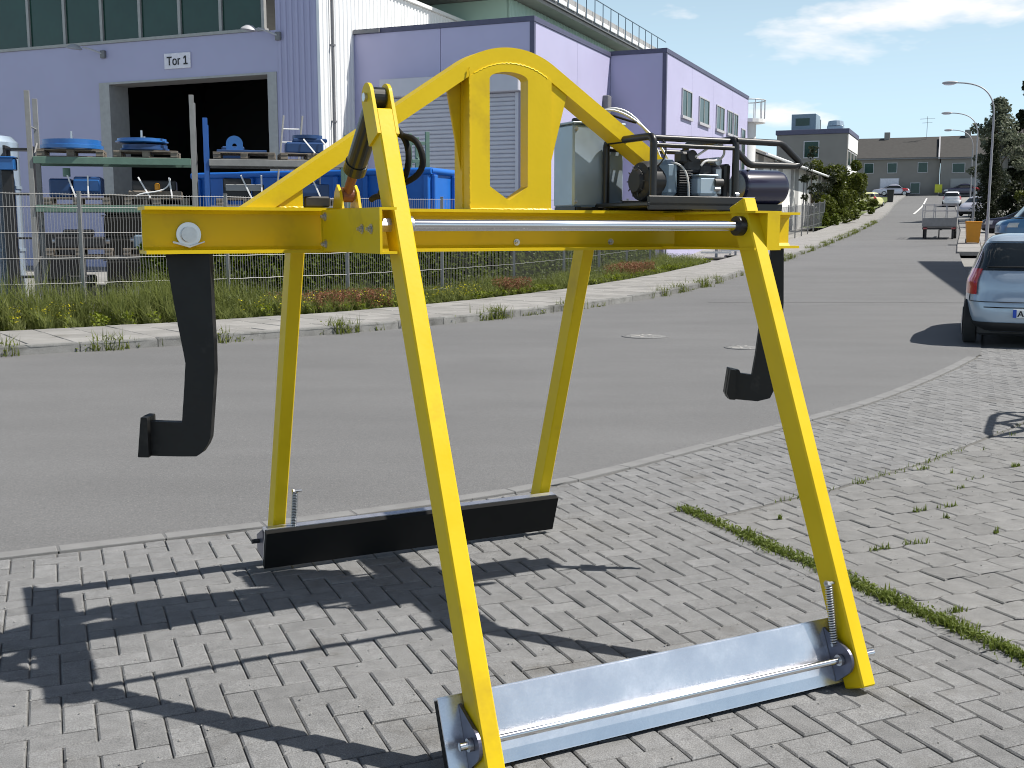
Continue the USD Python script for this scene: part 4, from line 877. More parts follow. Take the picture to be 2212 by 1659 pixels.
# row of houses closing the street
def row_house(qq, tt, w, d, eave, ridge, wall, label, win):
    p = W(qq, tt); t = thing('row_house', label, 'house', (p[0], p[1], p[2] - .1), SD + 2.0, 'row of houses closing the street')
    obj('wall', cbox(0, w, 0, d, -1.5, eave, .02), M[wall], t)
    obj('roof', extr(Polygon([(-.35, eave - .1), (d / 2, ridge), (d + .35, eave - .1), (d + .35, eave + .08), (d / 2, ridge + .2), (-.35, eave + .08)]), w + .3, 'x', -.15), M['tileroof'], t)
    obj('gable', extr(Polygon([(.05, eave), (d / 2, ridge - .05), (d - .05, eave)]), w - .1, 'x', .05), M[wall], t)
    obj('verge', extr(Polygon([(-.4, eave - .12), (d / 2, ridge + .02), (d / 2, ridge + .26), (-.4, eave + .14)]), .16, 'x', -.32), M['frame_white'], t)
    obj('gutter', bx(-.1, w + .1, -.5, -.36, eave - .12, eave + .02), M['pipe'], t)
    for (x, z, ww, hh, g) in win:
        f = obj('window' if hh < 2 else ('door' if ww < 1.4 else 'garage_door'), bx(x, x + ww, -.05, -.003, z, z + hh), M['frame_white' if g != 'shutter' else 'greywall'], t)
        obj('pane' if g == 'glass' else 'shutter', bx(x + .08, x + ww - .08, -.07, -.051, z + .08, z + hh - .08), M['dark_glass'] if g == 'glass' else M['greywall'] if g == 'shutter' else M['sign_white'], f)
    obj('chimney', cbox(w * .35, w * .35 + .7, d / 2 - .4, d / 2 + .4, ridge - .3, ridge + .9, .03), M['house_grey'], t)
    return t
row_house(-15.2, 148.2, 10.6, 9, 4.7, 7.4, 'house_tan', 'left end house of the row, brown roof and lilac garage door', [(1.6, 2.9, 1.2, 1.3, 'glass'), (4.4, 2.9, 1.2, 1.3, 'glass'), (8.0, 2.9, 1.2, 1.3, 'glass'), (3.6, -.2, 2.3, 2.5, 'door'), (7.2, .3, 1.2, 1.4, 'glass')])
row_house(-4.5, 148.0, 7.6, 9, 4.6, 7.4, 'house_grey', 'middle house of the row with a wide grey garage door', [(1.3, 2.8, 1.5, 1.2, 'glass'), (4.8, 2.8, 1.2, 1.2, 'glass'), (1.2, -.2, 4.2, 2.3, 'shutter'), (6.2, -.2, 1.0, 2.2, 'glass')])
row_house(3.2, 147.2, 11, 9, 5.3, 8.1, 'house_tan2', 'right house of the row, taller with white verge boards', [(2.0, 3.0, 1.1, 1.5, 'glass'), (5.4, 3.0, 2.4, 1.3, 'glass'), (1.6, -.2, 1.1, 2.3, 'glass'), (5.0, -.2, 2.6, 2.2, 'door')])
# aerial on the roof of the row
ae = thing('roof_aerial', 'thin television aerial above the row of houses', 'aerial', (*W(-6.5, 152.5)[:2], 6.0), SD)
obj('mast', cyl((0, 0, 6), (0, 0, 9.9), .03, 6), M['pipe'], ae); obj('crossbar', cat([cyl((-.9, 0, 9.6), (.9, 0, 9.6), .022, 6), cyl((-.6, 0, 9.1), (.6, 0, 9.1), .022, 6)]), M['pipe'], ae)
# building just right of the picture that shades the street
rt = thing('corner_building', 'flat-roofed building standing beyond the right edge of the picture, its shadow on the street', 'building', (*W(6.2, 27.5)[:2], 0), SD + 7.3)
obj('wall', cbox(0, 10, 0, 14.6, -.5, 9.2, .03), M['house_tan'], rt); obj('roof_trim', cbox(-.2, 10.2, -.2, 14.8, 9.2, 9.5, .02), M['lav_trim'], rt)
for k in range(4):
    for z in (1.2, 4.7):
        w = obj('window', bx(-.04, -.003, 1.0 + k * 3.4, 3.0 + k * 3.4, z, z + 1.6), M['frame_white'], rt); obj('pane', bx(-.05, -.041, 1.1 + k * 3.4, 2.9 + k * 3.4, z + .1, z + 1.5), M['dark_glass'], w)
# ------------------------------------------------------------------ fence
FP = smoothline([(-13.2, 13.9), (-10.6, 15.75), (-8.1, 17.5), (-5.6, 19.3), (-3.6, 20.95), (-1.6, 23.0), (0.2, 25.4), (1.6, 28.0), (3.0, 31.2), (4.4, 34.6), (5.3, 37.4)], 230)
FPP = along(FP, 2.5)
fence = thing('mesh_fence', 'double rod mesh fence of zinc posts and wires along the works yard', 'fence')
HT = 2.12
for k, p in enumerate(FPP):
    z = zt(*p); pm = cat([cbox(p[0] - .03, p[0] + .03, p[1] - .02, p[1] + .02, z - .2, z + HT + .04, .004), cbox(p[0] - .034, p[0] + .034, p[1] - .024, p[1] + .024, z + HT + .04, z + HT + .055, .003)])
    obj('fence_post', pm, M['fence'], fence)
for k in range(len(FPP) - 1):
    a, b = FPP[k], FPP[k + 1]; za, zb = zt(*a), zt(*b); d = (b - a); L = np.linalg.norm(d); d /= L; nrm_ = np.array([-d[1], d[0]])
    ws = []
    for s in np.arange(.05, L - .03, .05):
        c = a + d * s; z = za + (zb - za) * s / L; r = .0032
        ws.append(trimesh.Trimesh([(c[0] - d[0] * r, c[1] - d[1] * r, z + .12), (c[0] + nrm_[0] * r, c[1] + nrm_[1] * r, z + .12), (c[0] + d[0] * r, c[1] + d[1] * r, z + .12),
                                   (c[0] - d[0] * r, c[1] - d[1] * r, z + HT + .02), (c[0] + nrm_[0] * r, c[1] + nrm_[1] * r, z + HT + .02), (c[0] + d[0] * r, c[1] + d[1] * r, z + HT + .02)], [(0, 3, 1), (1, 3, 4), (1, 4, 2), (2, 4, 5), (2, 5, 0), (0, 5, 3)], process=False))
    obj('vertical_wires', cat(ws), M['fence'], fence)
    for z in (HT, HT - .21, HT - .62, HT - 1.03, HT - 1.44, HT - 1.85):
        obj('wire_rail', cat([tube([(*(a + nrm_ * o), za + z), (*(b + nrm_ * o), zb + z)], .0042, 5) for o in (-.006, .006)]), M['fence'], fence)
fence2 = thing('mesh_fence', 'low wire fence in front of the long white shed', 'fence')
F2 = np.array([W(-9.3, t)[:2] for t in np.arange(43, 76, 2.5)])
for k, p in enumerate(F2):
    z = zt(*p); obj('fence_post', cbox(p[0] - .03, p[0] + .03, p[1] - .03, p[1] + .03, z - .2, z + 1.7, .004), M['fence'], fence2)
    if k: 
        a = F2[k - 1]; za = zt(*a); obj('vertical_wires', cat([tube([(*(a + (p - a) * s), za + (z - za) * s + .1), (*(a + (p - a) * s), za + (z - za) * s + 1.62)], .006, 3, False) for s in np.linspace(.05, .95, 19)]), M['fence'], fence2)
        for h in (.3, .95, 1.6): obj('wire_rail', tube([(*a, za + h), (*p, z + h)], .008, 5), M['fence'], fence2)
# ------------------------------------------------------------------ racks and goods in the yard
RD = 14.0   # run of the rack rows turns away to the back by this angle
def R3(px, Yd): p = unproject(px, 498, Yd); return p[0], p[1]
rx, ry = R3(75, 21.3)
def upright(t, x, y, h, m, d=.85):
    """one rack frame: two posts with cross braces, along local y"""
    ps = []
    for yy in (0, d):
        obj('rack_post', cat([cbox(x - .045, x + .045, y + yy - .035, y + yy - .027, 0, h - (.06 if yy else 0), .002), cbox(x - .045, x - .038, y + yy - .027, y + yy + .03, 0, h - (.06 if yy else 0), .002), cbox(x + .038, x + .045, y + yy - .027, y + yy + .03, 0, h - (.06 if yy else 0), .002)]), m, t)
    for k in range(int(h / .8)):
        z = .3 + k * .8; obj('rack_brace', cyl((x, y, z), (x, y + d, z + (.55 if k % 2 else .0)), .016, 6), m, t)
rk = thing('pallet_rack', 'grey and green pallet rack with two loaded levels at the left of the yard', 'rack', (rx, ry, 0), RD)
upright(rk, 0, 0, 4.15, M['rack_grey']); upright(rk, 2.98, 0, 4.15, M['rack_grey'])
for z in (2.02, 2.93):
    for yy in (-.03, .85): obj('rack_beam', cbox(.05, 2.93, yy - .025, yy + .025, z - .13, z, .006), M['rack_green'], rk)
rk2 = thing('pallet_rack', 'pallet rack with blue end frame in front of the blue container', 'rack', (rx + 3.22 * math.cos(math.radians(RD)), ry + 3.22 * math.sin(math.radians(RD)), 0), RD)
upright(rk2, 0, 0, 3.72, M['rack_blue']); upright(rk2, 2.75, 0, 3.45, M['rack_green'])
for z in (2.02, 2.93):
    for yy in (-.03, .85): obj('rack_beam', cbox(.05, 2.70, yy - .025, yy + .025, z - .13, z, .006), M['rack_grey'], rk2)
rk3 = thing('pallet_rack', 'empty green rack frame standing before the roller shutter', 'rack', (*R3(925, 25.5), 0), RD + 8)
upright(rk3, 0, 0, 3.75, M['rack_green'], .8); obj('rack_post', cbox(-.45, -.37, -.03, .03, 0, 3.7, .004), M['rack_green'], rk3); obj('rack_beam', cbox(-.37, -.05, -.03, .02, 3.05, 3.13, .004), M['rack_green'], rk3); obj('rack_beam', cbox(-.37, -.05, -.03, .02, 3.45, 3.53, .004), M['rack_green'], rk3); obj('rack_beam', cbox(-1.0, -.45, -.03, .02, 2.55, 2.70, .004), M['rack_green'], rk3)
def rloc(base, x, y, z):
    c, s = math.cos(math.radians(RD)), math.sin(math.radians(RD)); return (base[0] + x * c - y * s, base[1] + x * s + y * c, z)
RK1, RK2 = (rx, ry), (rx + 3.22 * math.cos(math.radians(RD)), ry + 3.22 * math.sin(math.radians(RD)))
def make_pallet(label, loc):
    t = thing('pallet', label, 'pallet', loc, RD + 1.5, 'wooden pallets in the yard')
    for k in range(5): obj('top_board', cbox(-.6, .6, -.4 + k * .1775, -.31 + k * .1775, .122, .144, .003), M['wood'], t)
    for x in (-.53, 0, .53):
        obj('cross_board', cbox(x - .07, x + .07, -.4, .4, .10, .1215, .003), M['wood'], t)
        for y in (-.33, 0, .33): obj('block', cbox(x - .07, x + .07, y - .06, y + .06, .0225, .0995, .003), M['wood'], t)
    for y in (-.33, 0, .33): obj('bottom_board', cbox(-.6, .6, y - .05, y + .05, 0, .022, .003), M['wood'], t)
    return t
P0 = make_pallet('pallet on the upper left rack level under the wide blue ring', rloc(RK1, .70, .42, 2.933))
spots = [(RK1, 2.10, .42, 2.933, 'pallet on the upper rack level under the thin stacked blue plates'), (RK1, .78, .42, 2.023, 'pallet on the lower left rack level with blue parts strapped on'), (RK1, 2.25, .42, 2.023, 'pallet on the lower rack level with boxes and white straps'),
         (RK2, .75, .42, 2.933, 'pallet on the upper level under the standing blue disc'), (RK2, 2.02, .42, 2.933, 'pallet on the upper level under the dark blue casing'), (RK2, .75, .42, 2.023, 'pallet on the lower level in front of the container, strapped'), (RK2, 2.0, .42, 2.023, 'pallet on the lower level at the right end of the blue-framed rack'),
         (RK1, .8, .2, 1.05, 'pallet in the row behind the fence, leftmost at mid height'), (RK1, 2.2, .2, 1.05, 'pallet in the row behind the fence, second from left at mid height'), (RK1, .8, .2, .02, 'pallet on the ground behind the fence, leftmost'), (RK1, 2.2, .2, .02, 'pallet on the ground behind the fence, beside the left hook'), (RK2, .8, .2, 1.05, 'pallet at mid height behind the fence near the yellow gusset')]
for (b_, x, y, z, lab) in spots: dup(P0, rloc(b_, x, y, z), RD + rng.uniform(-4, 4), lab, name='pallet')
obj('shelf_board', cat([bx(.05, 2.93, 0, .85, .98, 1.045)]), M['rack_grey'], rk); obj('shelf_board', cat([bx(.05, 2.7, 0, .85, .98, 1.045)]), M['rack_grey'], rk2)
def ring(name, label, loc, r, h, m, hub=True, top=None):
    t = thing(name, label, 'machine part', loc, RD, 'blue steel parts on the racks')
    obj('flange', lathe([(0, 0), (r * .9, 0), (r, .02), (r, h * .45), (r * .93, h * .5), (r * .93, h), (r * .80, h), (r * .78, h * .6), (0, h * .6)], 32), m, t, smooth=30)
    if hub: obj('hub', lathe([(0, h * .6), (r * .25, h * .6), (r * .22, h * 1.15), (0, h * 1.2)], 20), m, t, smooth=30); obj('lifting_eye', cyl((0, -.02, h * 1.1), (0, -.02, h * 1.1 + .16), .02, 8), M['zinc'], t)
    return t
ring('blue_ring', 'wide blue steel ring on the leftmost upper pallet', rloc(RK1, .70, .42, 3.08), .58, .19, M['blue_steel'])
ring('blue_plate', 'thin dark blue plates stacked on the second upper pallet', rloc(RK1, 2.05, .42, 3.08), .46, .12, M['blue_dark'])
ring('blue_plate', 'bright blue plate lying on top of the stacked plates', rloc(RK1, 2.0, .42, 3.23), .50, .09, M['blue_steel'])
t = thing('blue_disc', 'upright blue disc with a centre hole on the upper rack pallet', 'machine part', rloc(RK2, .55, .30, 3.08), RD, 'blue steel parts on the racks')
dsc = unary_union([Point(0, .17).buffer(.165, 24), sbox(-.165, 0, .165, .17)]).difference(Point(0, .14).buffer(.045)); obj('disc', extr(dsc, .07, 'y', 0), M['blue_steel'], t); obj('base_plate', cbox(-.35, .62, -.15, .45, -.005, .05, .01), M['blue_dark'], t)
t = thing('blue_casing', 'dark blue casing with two white straps on the upper rack pallet', 'machine part', rloc(RK2, 2.0, .42, 3.08), RD, 'blue steel parts on the racks')
obj('casing', cat([cbox(-.45, .30, -.3, .3, 0, .22, .03), cbox(-.30, .38, -.25, .25, .22, .30, .02), lathe([(0, .30), (.30, .30), (.30, .37), (0, .38)], 24, at=(.0, 0, 0))]), M['blue_dark'], t, smooth=30)
for x in (-.1, .25): obj('strap', bar((x, -.32, .28), (x + .22, -.42, .0), .03, .006), M['strap'], t)
t = thing('strapped_parts', 'blue machine parts held by two white straps on the lower left rack pallet', 'machine part', rloc(RK1, .78, .42, 2.17), RD, 'strapped goods on the racks')
obj('casting', cat([cbox(-.5, -.1, -.3, .3, 0, .36, .03), cbox(-.05, .45, -.3, .3, .05, .40, .03)]), M['blue_dark'], t); obj('blue_cover', cbox(-.05, .42, -.34, -.305, .12, .34, .02), M['blue_steel'], t); obj('motor', lathe([(0, 0), (.07, 0), (.07, .16), (0, .16)], 16, at=(-.18, -.2, .40)), M['rack_green'], t)
for x in (-.15, .22): obj('strap', bar((x, -.36, .42), (x + (.14 if x < 0 else .0), -.42, .0), .03, .006), M['strap'], t)
t = thing('strapped_boxes', 'dark boxes with a loose white strap on the lower rack pallet', 'box', rloc(RK1, 2.22, .42, 2.17), RD, 'strapped goods on the racks')
obj('crate', cbox(-.5, .5, -.3, .3, 0, .14, .02), M['wood'], t); obj('crate', cbox(-.42, .40, -.28, .28, .14, .34, .02), M['engine'], t); obj('orange_can', lathe([(0, .0), (.05, .0), (.05, .1), (.02, .13), (0, .13)], 14, at=(.05, -.31, .16)), M['orange'], t)
for x in (-.30, .28): obj('strap', bar((x, -.32, .40), (x + (.22 if x < 0 else .05), -.42, .0), .03, .006), M['strap'], t)
obj('strap', tube(spline([(.30, -.33, .38), (.22, -.36, .2), (.02, -.40, .12), (-.35, -.42, .03)], 16), .014, 6), M['strap'], t)
t = thing('strapped_parts', 'dark parts with two white straps on the lower pallet in front of the container', 'machine part', rloc(RK2, .75, .42, 2.17), RD, 'strapped goods on the racks')
obj('casting', cat([cbox(-.45, .1, -.3, .3, 0, .40, .02), cbox(.12, .35, -.3, .3, 0, .28, .02)]), M['engine'], t); obj('grey_plate', cbox(-.4, .3, -.33, -.305, .15, .28, .01), M['greywall'], t)
for x in (-.10, .30): obj('strap', bar((x, -.36, .46), (x + (.2 if x < 0 else .0), -.42, .0), .03, .006), M['strap'], t)
t = thing('strapped_parts', 'blue parts with one white strap at the right end of the lower rack level', 'machine part', rloc(RK2, 2.0, .42, 2.17), RD, 'strapped goods on the racks')
obj('casting', cat([cbox(-.45, .4, -.3, .3, 0, .3, .02), lathe([(0, .3), (.22, .3), (.22, .38), (0, .38)], 18)]), M['blue_dark'], t); obj('strap', bar((.05, -.36, .42), (.22, -.42, 0), .03, .006), M['strap'], t)
for k, (b_, x, z, w, h, m, lab) in enumerate(((RK1, .8, 1.2, .9, .36, 'engine', 'dark machine block behind the fence at the left, mid height'), (RK1, 2.2, 1.2, .8, .42, 'bluegrey', 'grey blue casing behind the fence at mid height'), (RK1, .8, .17, .9, .5, 'engine', 'dark castings on the ground pallet behind the fence'), (RK1, 2.2, .17, .85, .45, 'greywall', 'pale grey block on the ground pallet behind the fence'), (RK2, .8, 1.2, .8, .4, 'engine', 'dark block behind the fence next to the yellow gusset'))):
    t = thing('machine_block', lab, 'machine part', rloc(b_, x, .25, z), RD, 'goods behind the fence'); obj('housing', cat([cbox(-w / 2, w / 2, -.3, .3, 0, h * .6, .03), cbox(-w / 3, w / 4, -.25, .25, h * .6, h, .03)]), M[m], t); obj('shaft', cyl((-w / 2 - .08, 0, h * .35), (w / 2 + .08, 0, h * .35), .06, 14), M['zinc'], t)
for k, (b_, x, y, z, w, h, m, lab) in enumerate(((RK1, .25, 1.9, 0, .8, 1.5, 'engine', 'stack of dark castings behind the left rack'), (RK1, 1.5, 2.0, 0, .9, 2.3, 'dark_in', 'tall dark stack of goods behind the rack before the gate'), (RK1, 2.6, 2.1, 0, .7, 1.7, 'engine', 'dark stack behind the middle rack post'), (RK2, .5, 1.3, 2.95, .5, .32, 'blue_dark', 'dark blue casing at the back of the upper level'), (RK2, 1.6, -1.0, 0, 1.0, 1.15, 'engine', 'dark goods in front of the blue-framed rack'))):
    t = thing('goods_stack', lab, 'machine part', rloc(b_, x, y, z), RD, 'goods behind the fence')
    nl = max(2, int(h / .45))
    for q_ in range(nl): obj('layer', cbox(-w / 2 + rng.uniform(0, .08), w / 2 - rng.uniform(0, .08), -.35, .35, h * q_ / nl + .012, h * (q_ + 1) / nl - .012, .03), M[m], t)
    for q_ in range(1, nl): obj('stacking_batten', cbox(-w / 2 - .03, w / 2 + .03, -.30, -.22, h * q_ / nl - .012, h * q_ / nl + .012, .003), M['wood'], t)
# long blue container
cx_, cy_ = R3(930, 24.3)
ct = thing('skip_container', 'long blue steel skip container behind the racks', 'container', (cx_, cy_, 0), SD)
obj('long_side', cbox(-6.3, 0, 0, .06, .25, 2.78, .01), M['container'], ct); obj('end_wall', cbox(-.06, 0.0, .06, 2.25, .25, 2.78, .01), M['container'], ct); obj('rear_side', cbox(-6.3, -.06, 2.25, 2.31, .25, 2.78, .01), M['container'], ct); obj('end_wall', cbox(-6.3, -6.24, .06, 2.25, .25, 2.78, .01), M['container'], ct); obj('floor', bx(-6.24, -.06, .06, 2.25, .25, .35), M['container'], ct)
obj('top_rail', cat([tube([(-6.35, .0, 2.82), (.05, .0, 2.82)], .075, 12), tube([(.0, .0, 2.82), (.0, 2.3, 2.82)], .075, 12), tube([(-6.3, 2.28, 2.82), (.0, 2.28, 2.82)], .075, 12)]), M['container'], ct, smooth=40)
for k in range(9): obj('side_rib', cbox(-6.2 + k * .76, -6.08 + k * .76, -.09, -.001, .25, 2.74, .015), M['container'], ct)
for y in (.12, 1.12, 2.12): obj('end_rib', cbox(.002, .10, y - .08, y + .08, .25, 2.74, .015), M['container'], ct)
obj('end_rib', cbox(.002, .08, .2, 2.1, 1.2, 1.32, .01), M['container'], ct)
# ladder steps, light blue cabinet
lx, ly = R3(630, 24.0)
ld = thing('platform_ladder', 'grey platform ladder leaning beside the blue container', 'ladder', (lx, ly, 0), RD)
for s in (-.2, .2): obj('stringer', bar((s - .38, -.4, 0), (s + .12, .5, 4.0), .04, .07), M['rack_grey'], ld)
for k in range(13): obj('rung', cyl((-.56 + .5 * (k + 1) / 14, -.4 + .9 * (k + 1) / 14, 4.0 * (k + 1) / 14), (-.20 + .5 * (k + 1) / 14, -.4 + .9 * (k + 1) / 14, 4.0 * (k + 1) / 14), .016, 6), M['strap'], ld)
for s in (.35, .72): obj('support_leg', bar((s, 1.2, 0), (s - .05, .7, 3.3), .04, .05), M['rack_grey'], ld)
for z in (2.3, 3.2): obj('support_bar', cyl((.33, .8, z), (.72, .8, z), .018, 6), M['rack_grey'], ld)
bxx, byy = R3(8, 23.5)
t = thing('storage_tank', 'pale blue upright tank at the left edge of the yard', 'tank', (bxx - .25, byy, 0), RD)
obj('shell', lathe([(0, 0), (.62, 0), (.62, 3.35), (.5, 3.48), (0, 3.55)], 28), M['silverblue'], t, smooth=30)
obj('band', lathe([(.622, 1.1), (.64, 1.1), (.64, 1.16), (.622, 1.16)], 28), M['galv'], t); obj('band', lathe([(.622, 2.4), (.64, 2.4), (.64, 2.46), (.622, 2.46)], 28), M['galv'], t)
t = thing('dark_shelf', 'dark shelf with a blue crate beside the pale tank', 'shelf', (*R3(52, 23.0), 0), RD)
for x in (-.28, .22): obj('shelf_post', cbox(x, x + .06, -.2, .3, 0, 3.25, .01), M['engine'], t)
for z in (.6, 1.4, 2.3, 3.2): obj('shelf_board', cbox(-.28, .28, -.2, .3, z - .04, z, .005), M['engine'], t)
t = thing('blue_crate', 'bright blue crate at the far left of the yard', 'crate', (*R3(24, 22.8), 2.75), RD); obj('crate_body', cbox(-.14, .16, -.2, .2, 0, .24, .015), M['blue_steel'], t); obj('crate_rim', cat([cbox(-.16, .18, -.22, .22, .2405, .27, .008)]), M['blue_steel'], t)
obj('crate_stand', cbox(-.10, .10, -.1, .1, -2.75, -.001, .01), M['engine'], t)
# barriers at the yard entrance
for k, (px, Yd, lab) in enumerate(((1548, 39.5, 'left barrier post on a black foot at the yard entrance'), (1590, 41.0, 'right barrier post on a black foot at the yard entrance'))):
    x, y = R3(px, Yd); z = zt(x, y)
    t = thing('barrier_post', lab, 'barrier', (x, y, z), 0, 'barrier posts at the yard entrance'); obj('post', cbox(-.04, .04, -.02, .02, .1, 1.1, .004), M['lamp'], t); obj('foot', cbox(-.38, .38, -.2, .2, 0, .11, .03), M['binblack'], t); obj('rail', cbox(-.55, .55, -.025, -.021, .25, .32, .001), M['strap'], t)
# ------------------------------------------------------------------ cars
def se(w, l, yc, n, th):
    c, s = np.cos(th), np.sin(th)
    return np.stack([w * np.sign(c) * np.abs(c) ** (2 / n), yc + l * np.sign(s) * np.abs(s) ** (2 / n)], -1)
def car_loft(secs):
    """secs: (z, half width, y rear, y front); returns f(z, theta)"""
    S = np.array(secs, float); f = [PchipInterpolator(S[:, 0], S[:, k]) for k in (1, 2, 3)]
    def at(z, th, push=0.0, n=5.5):
        w, yr, yf = (float(g(z)) for g in f); p = se(w + push, (yf - yr) / 2 + push, (yf + yr) / 2, n, th); return np.c_[p, np.full(len(p), z)]
    return at
def loft_mesh(at, zs, ths, push=0.0, closed=True, caps=True):
    V = np.concatenate([at(z, ths, push) for z in zs]); n = len(ths); F = []
    for i in range(len(zs) - 1):
        for j in range(n if closed else n - 1):
            k = (j + 1) % n; F += [(i * n + j, i * n + k, (i + 1) * n + k), (i * n + j, (i + 1) * n + k, (i + 1) * n + j)]
    if caps:
        c0, c1 = len(V), len(V) + 1; V = np.vstack([V, at(zs[0], ths).mean(0), at(zs[-1], ths).mean(0)]); e = (len(zs) - 1) * n
        for j in range(n): k = (j + 1) % n; F += [(c0, k, j), (c1, e + j, e + k)]
    return trimesh.Trimesh(V, np.array(F), process=False)
def patch(at, z0, z1, t0, t1, push=.006, nz=8, nt=14): return loft_mesh(at, np.linspace(z0, z1, nz), np.linspace(t0, t1, nt), push, False, False)
HATCH = [(.20, .70, .16, 3.58), (.30, .80, .04, 3.70), (.48, .845, .0, 3.74), (.62, .85, .03, 3.70), (.70, .845, .07, 3.62), (.86, .84, .10, 3.35), (.96, .80, .14, 2.92), (1.10, .745, .22, 2.62), (1.25, .69, .32, 2.35), (1.38, .63, .44, 2.1), (1.46, .55, .60, 1.85), (1.50, .40, .85, 1.55)]
SEDAN = [(.20, .72, .10, 4.3), (.32, .84, .0, 4.42), (.55, .87, .0, 4.44), (.74, .87, .04, 4.36), (.84, .85, .08, 4.1), (.92, .81, .45, 3.35), (1.04, .76, .72, 3.05), (1.20, .69, 1.0, 2.7), (1.34, .60, 1.3, 2.4), (1.41, .42, 1.6, 2.1)]
VAN = [(.25, .80, .06, 4.5), (.36, .90, .0, 4.62), (.70, .93, .0, 4.62), (.95, .93, .02, 4.4), (1.10, .92, .03, 3.9), (1.4, .89, .05, 3.6), (1.75, .84, .08, 3.3), (1.92, .76, .15, 3.1), (1.98, .6, .3, 2.9)]
TH_ = np.linspace(0, 2 * PI, 64, endpoint=False)
def make_car(label, loc, rz, secs, m, belt=.98, top=1.36, cat_='car', group=None, plate=None, plate_z=None, wheel_r=.30, front_win=True, name='parked_car', wb=(.62, 3.0)):
    at = car_loft(secs); z0, z1 = secs[0][0], secs[-1][0]
    t = thing(name, label, cat_, loc, rz, group)
    obj('body', loft_mesh(at, np.r_[np.linspace(z0, belt, 12), np.linspace(belt, z1, 16)[1:]], TH_), M[m], t, smooth=50)
    hw = secs[2][1]
    obj('rear_window', patch(at, belt + .03, top - .02, PI * 1.5 - 1.02, PI * 1.5 + 1.02), M['carglass'], t, smooth=60)
    obj('windscreen', patch(at, belt + .03, top - .02, PI * .5 - 1.02, PI * .5 + 1.02), M['carglass'], t, smooth=60)
    for s in (0, PI): obj('side_window', patch(at, belt + .03, top - .02, s - .46, s + .46, nt=20), M['carglass'], t, smooth=60)
    zb = secs[2][0]
    for s in (1.5, .5): obj('bumper_trim', patch(at, z0 + .01, z0 + .13, PI * s - 1.35, PI * s + 1.35, .012), M['grille'], t, smooth=60)
    for s in (-1, 1):
        obj('tail_light', patch(at, belt - .29, belt + .05, PI * 1.5 + s * .64, PI * 1.5 + s * 1.30, .014), M['red_lamp'], t, smooth=60)
        obj('headlight', patch(at, belt - .34, belt - .14, PI * .5 + s * .80, PI * .5 + s * 1.2, .010), M['alu'], t, smooth=60)
        for y in wb:
            wl = obj('wheel', lathe([(0, -.09), (wheel_r - .03, -.09), (wheel_r, -.07), (wheel_r, .07), (wheel_r - .03, .09), (0, .09)], 26, 'x', (s * (hw - .075), y, wheel_r)), M['tyre'], t, smooth=30)
            obj('rim', lathe([(0, .0), (wheel_r * .62, 0), (wheel_r * .66, .012), (0, .03)], 20, 'x', (s * (hw + .016), y, wheel_r)) if s > 0 else T(lathe([(0, 0), (wheel_r * .62, 0), (wheel_r * .66, -.012), (0, -.03)], 20, 'x'), (s * (hw + .016), y, wheel_r)), M['alu'], wl, smooth=30)
    obj('underbody', cbox(-hw + .16, hw - .16, secs[2][2] + .25, secs[2][3] - .3, .14, .30, .03), M['grille'], t)
    zp = plate_z or belt - .36; yr = float(at(zp, np.array([PI * 1.5]))[0][1])
    pl = obj('number_plate', cbox(-.26, .26, yr - .03, yr - .012, zp - .055, zp + .055, .004), M['plate_white'], t)
    if plate:
        tx = meshkit.text_mesh(plate, .072, .003, bold=True); v = tx.vertices; b = tx.bounds
        sx_ = .27 / (b[1][0] - b[0][0]); obj('plate_letters', trimesh.Trimesh(np.c_[-.205 + (v[:, 0] - b[0][0]) * sx_, yr - .031 - v[:, 2], zp - .036 + v[:, 1]], tx.faces, process=False), M['sign_black'], pl)
        obj('plate_band', bx(-.259, -.215, yr - .0335, yr - .0305, zp - .053, zp + .053), M['eu_blue'], pl)
    return t, at, yr
near, nat, nyr = make_car('pale silver blue hatchback seen from behind at the right edge of the picture', (6.81, 14.34, 0), SD, HATCH, 'silverblue', .98, 1.39, plate='AC U', plate_z=.455)
# details of the near hatchback
obj('tailgate_seam', tube(nat(.60, np.linspace(PI * 1.5 - .98, PI * 1.5 + .98, 30), .004), .006, 6), M['grille'], near)
obj('tailgate_seam', tube(np.array([nat(z, np.array([PI * 1.5 - .98 + .0 * z]), .004)[0] for z in np.linspace(.60, .93, 12)]), .005, 6), M['grille'], near)
obj('plate_recess', tube(nat(.53, np.linspace(PI * 1.5 - .42, PI * 1.5 + .42, 16), .003), .008, 6), M['grille'], near)
obj('roof_spoiler', patch(nat, 1.395, 1.44, PI * 1.5 - .95, PI * 1.5 + .95, .03), M['silverblue'], near, smooth=60)
obj('wiper', tube(nat(1.06, np.linspace(PI * 1.5 - .5, PI * 1.5 + .1, 10), .018), .008, 6), M['grille'], near)
obj('exhaust', cyl((.35, .05, .22), (.35, .30, .22), .028, 12), M['zinc'], near)
def park(px, py, secs, m, label, rz=SD, **k):
    """car whose rear centre stands at street coordinates (q, t)"""
    p = W(px, py); return make_car(label, (p[0], p[1], p[2] + .005), rz, secs, m, **k)
park(-2.35, 114.8, HATCH, 'car_white', 'white car parked far up the street seen from behind', plate=None, group=None)
park(-7.9, 147.0, SEDAN, 'car_silver', 'silver car standing sideways before the row of houses', rz=SD + 92, belt=.88, top=1.28)
park(.3, 146.0, SEDAN, 'car_dark', 'dark car standing sideways before the right house', rz=SD + 88, belt=.88, top=1.28)
park(-10.3, 116.0, HATCH, 'car_yellow', 'pale yellow and white car half hidden behind the street bushes', rz=SD - 12)
park(.6, 93.0, HATCH, 'car_silver', 'small silver car parked under the conifer', rz=SD + 160)
park(5.4, 56.5, VAN, 'car_blue', 'blue car parked in the shade at the right edge of the street', rz=SD + 100, belt=.98, top=1.6)
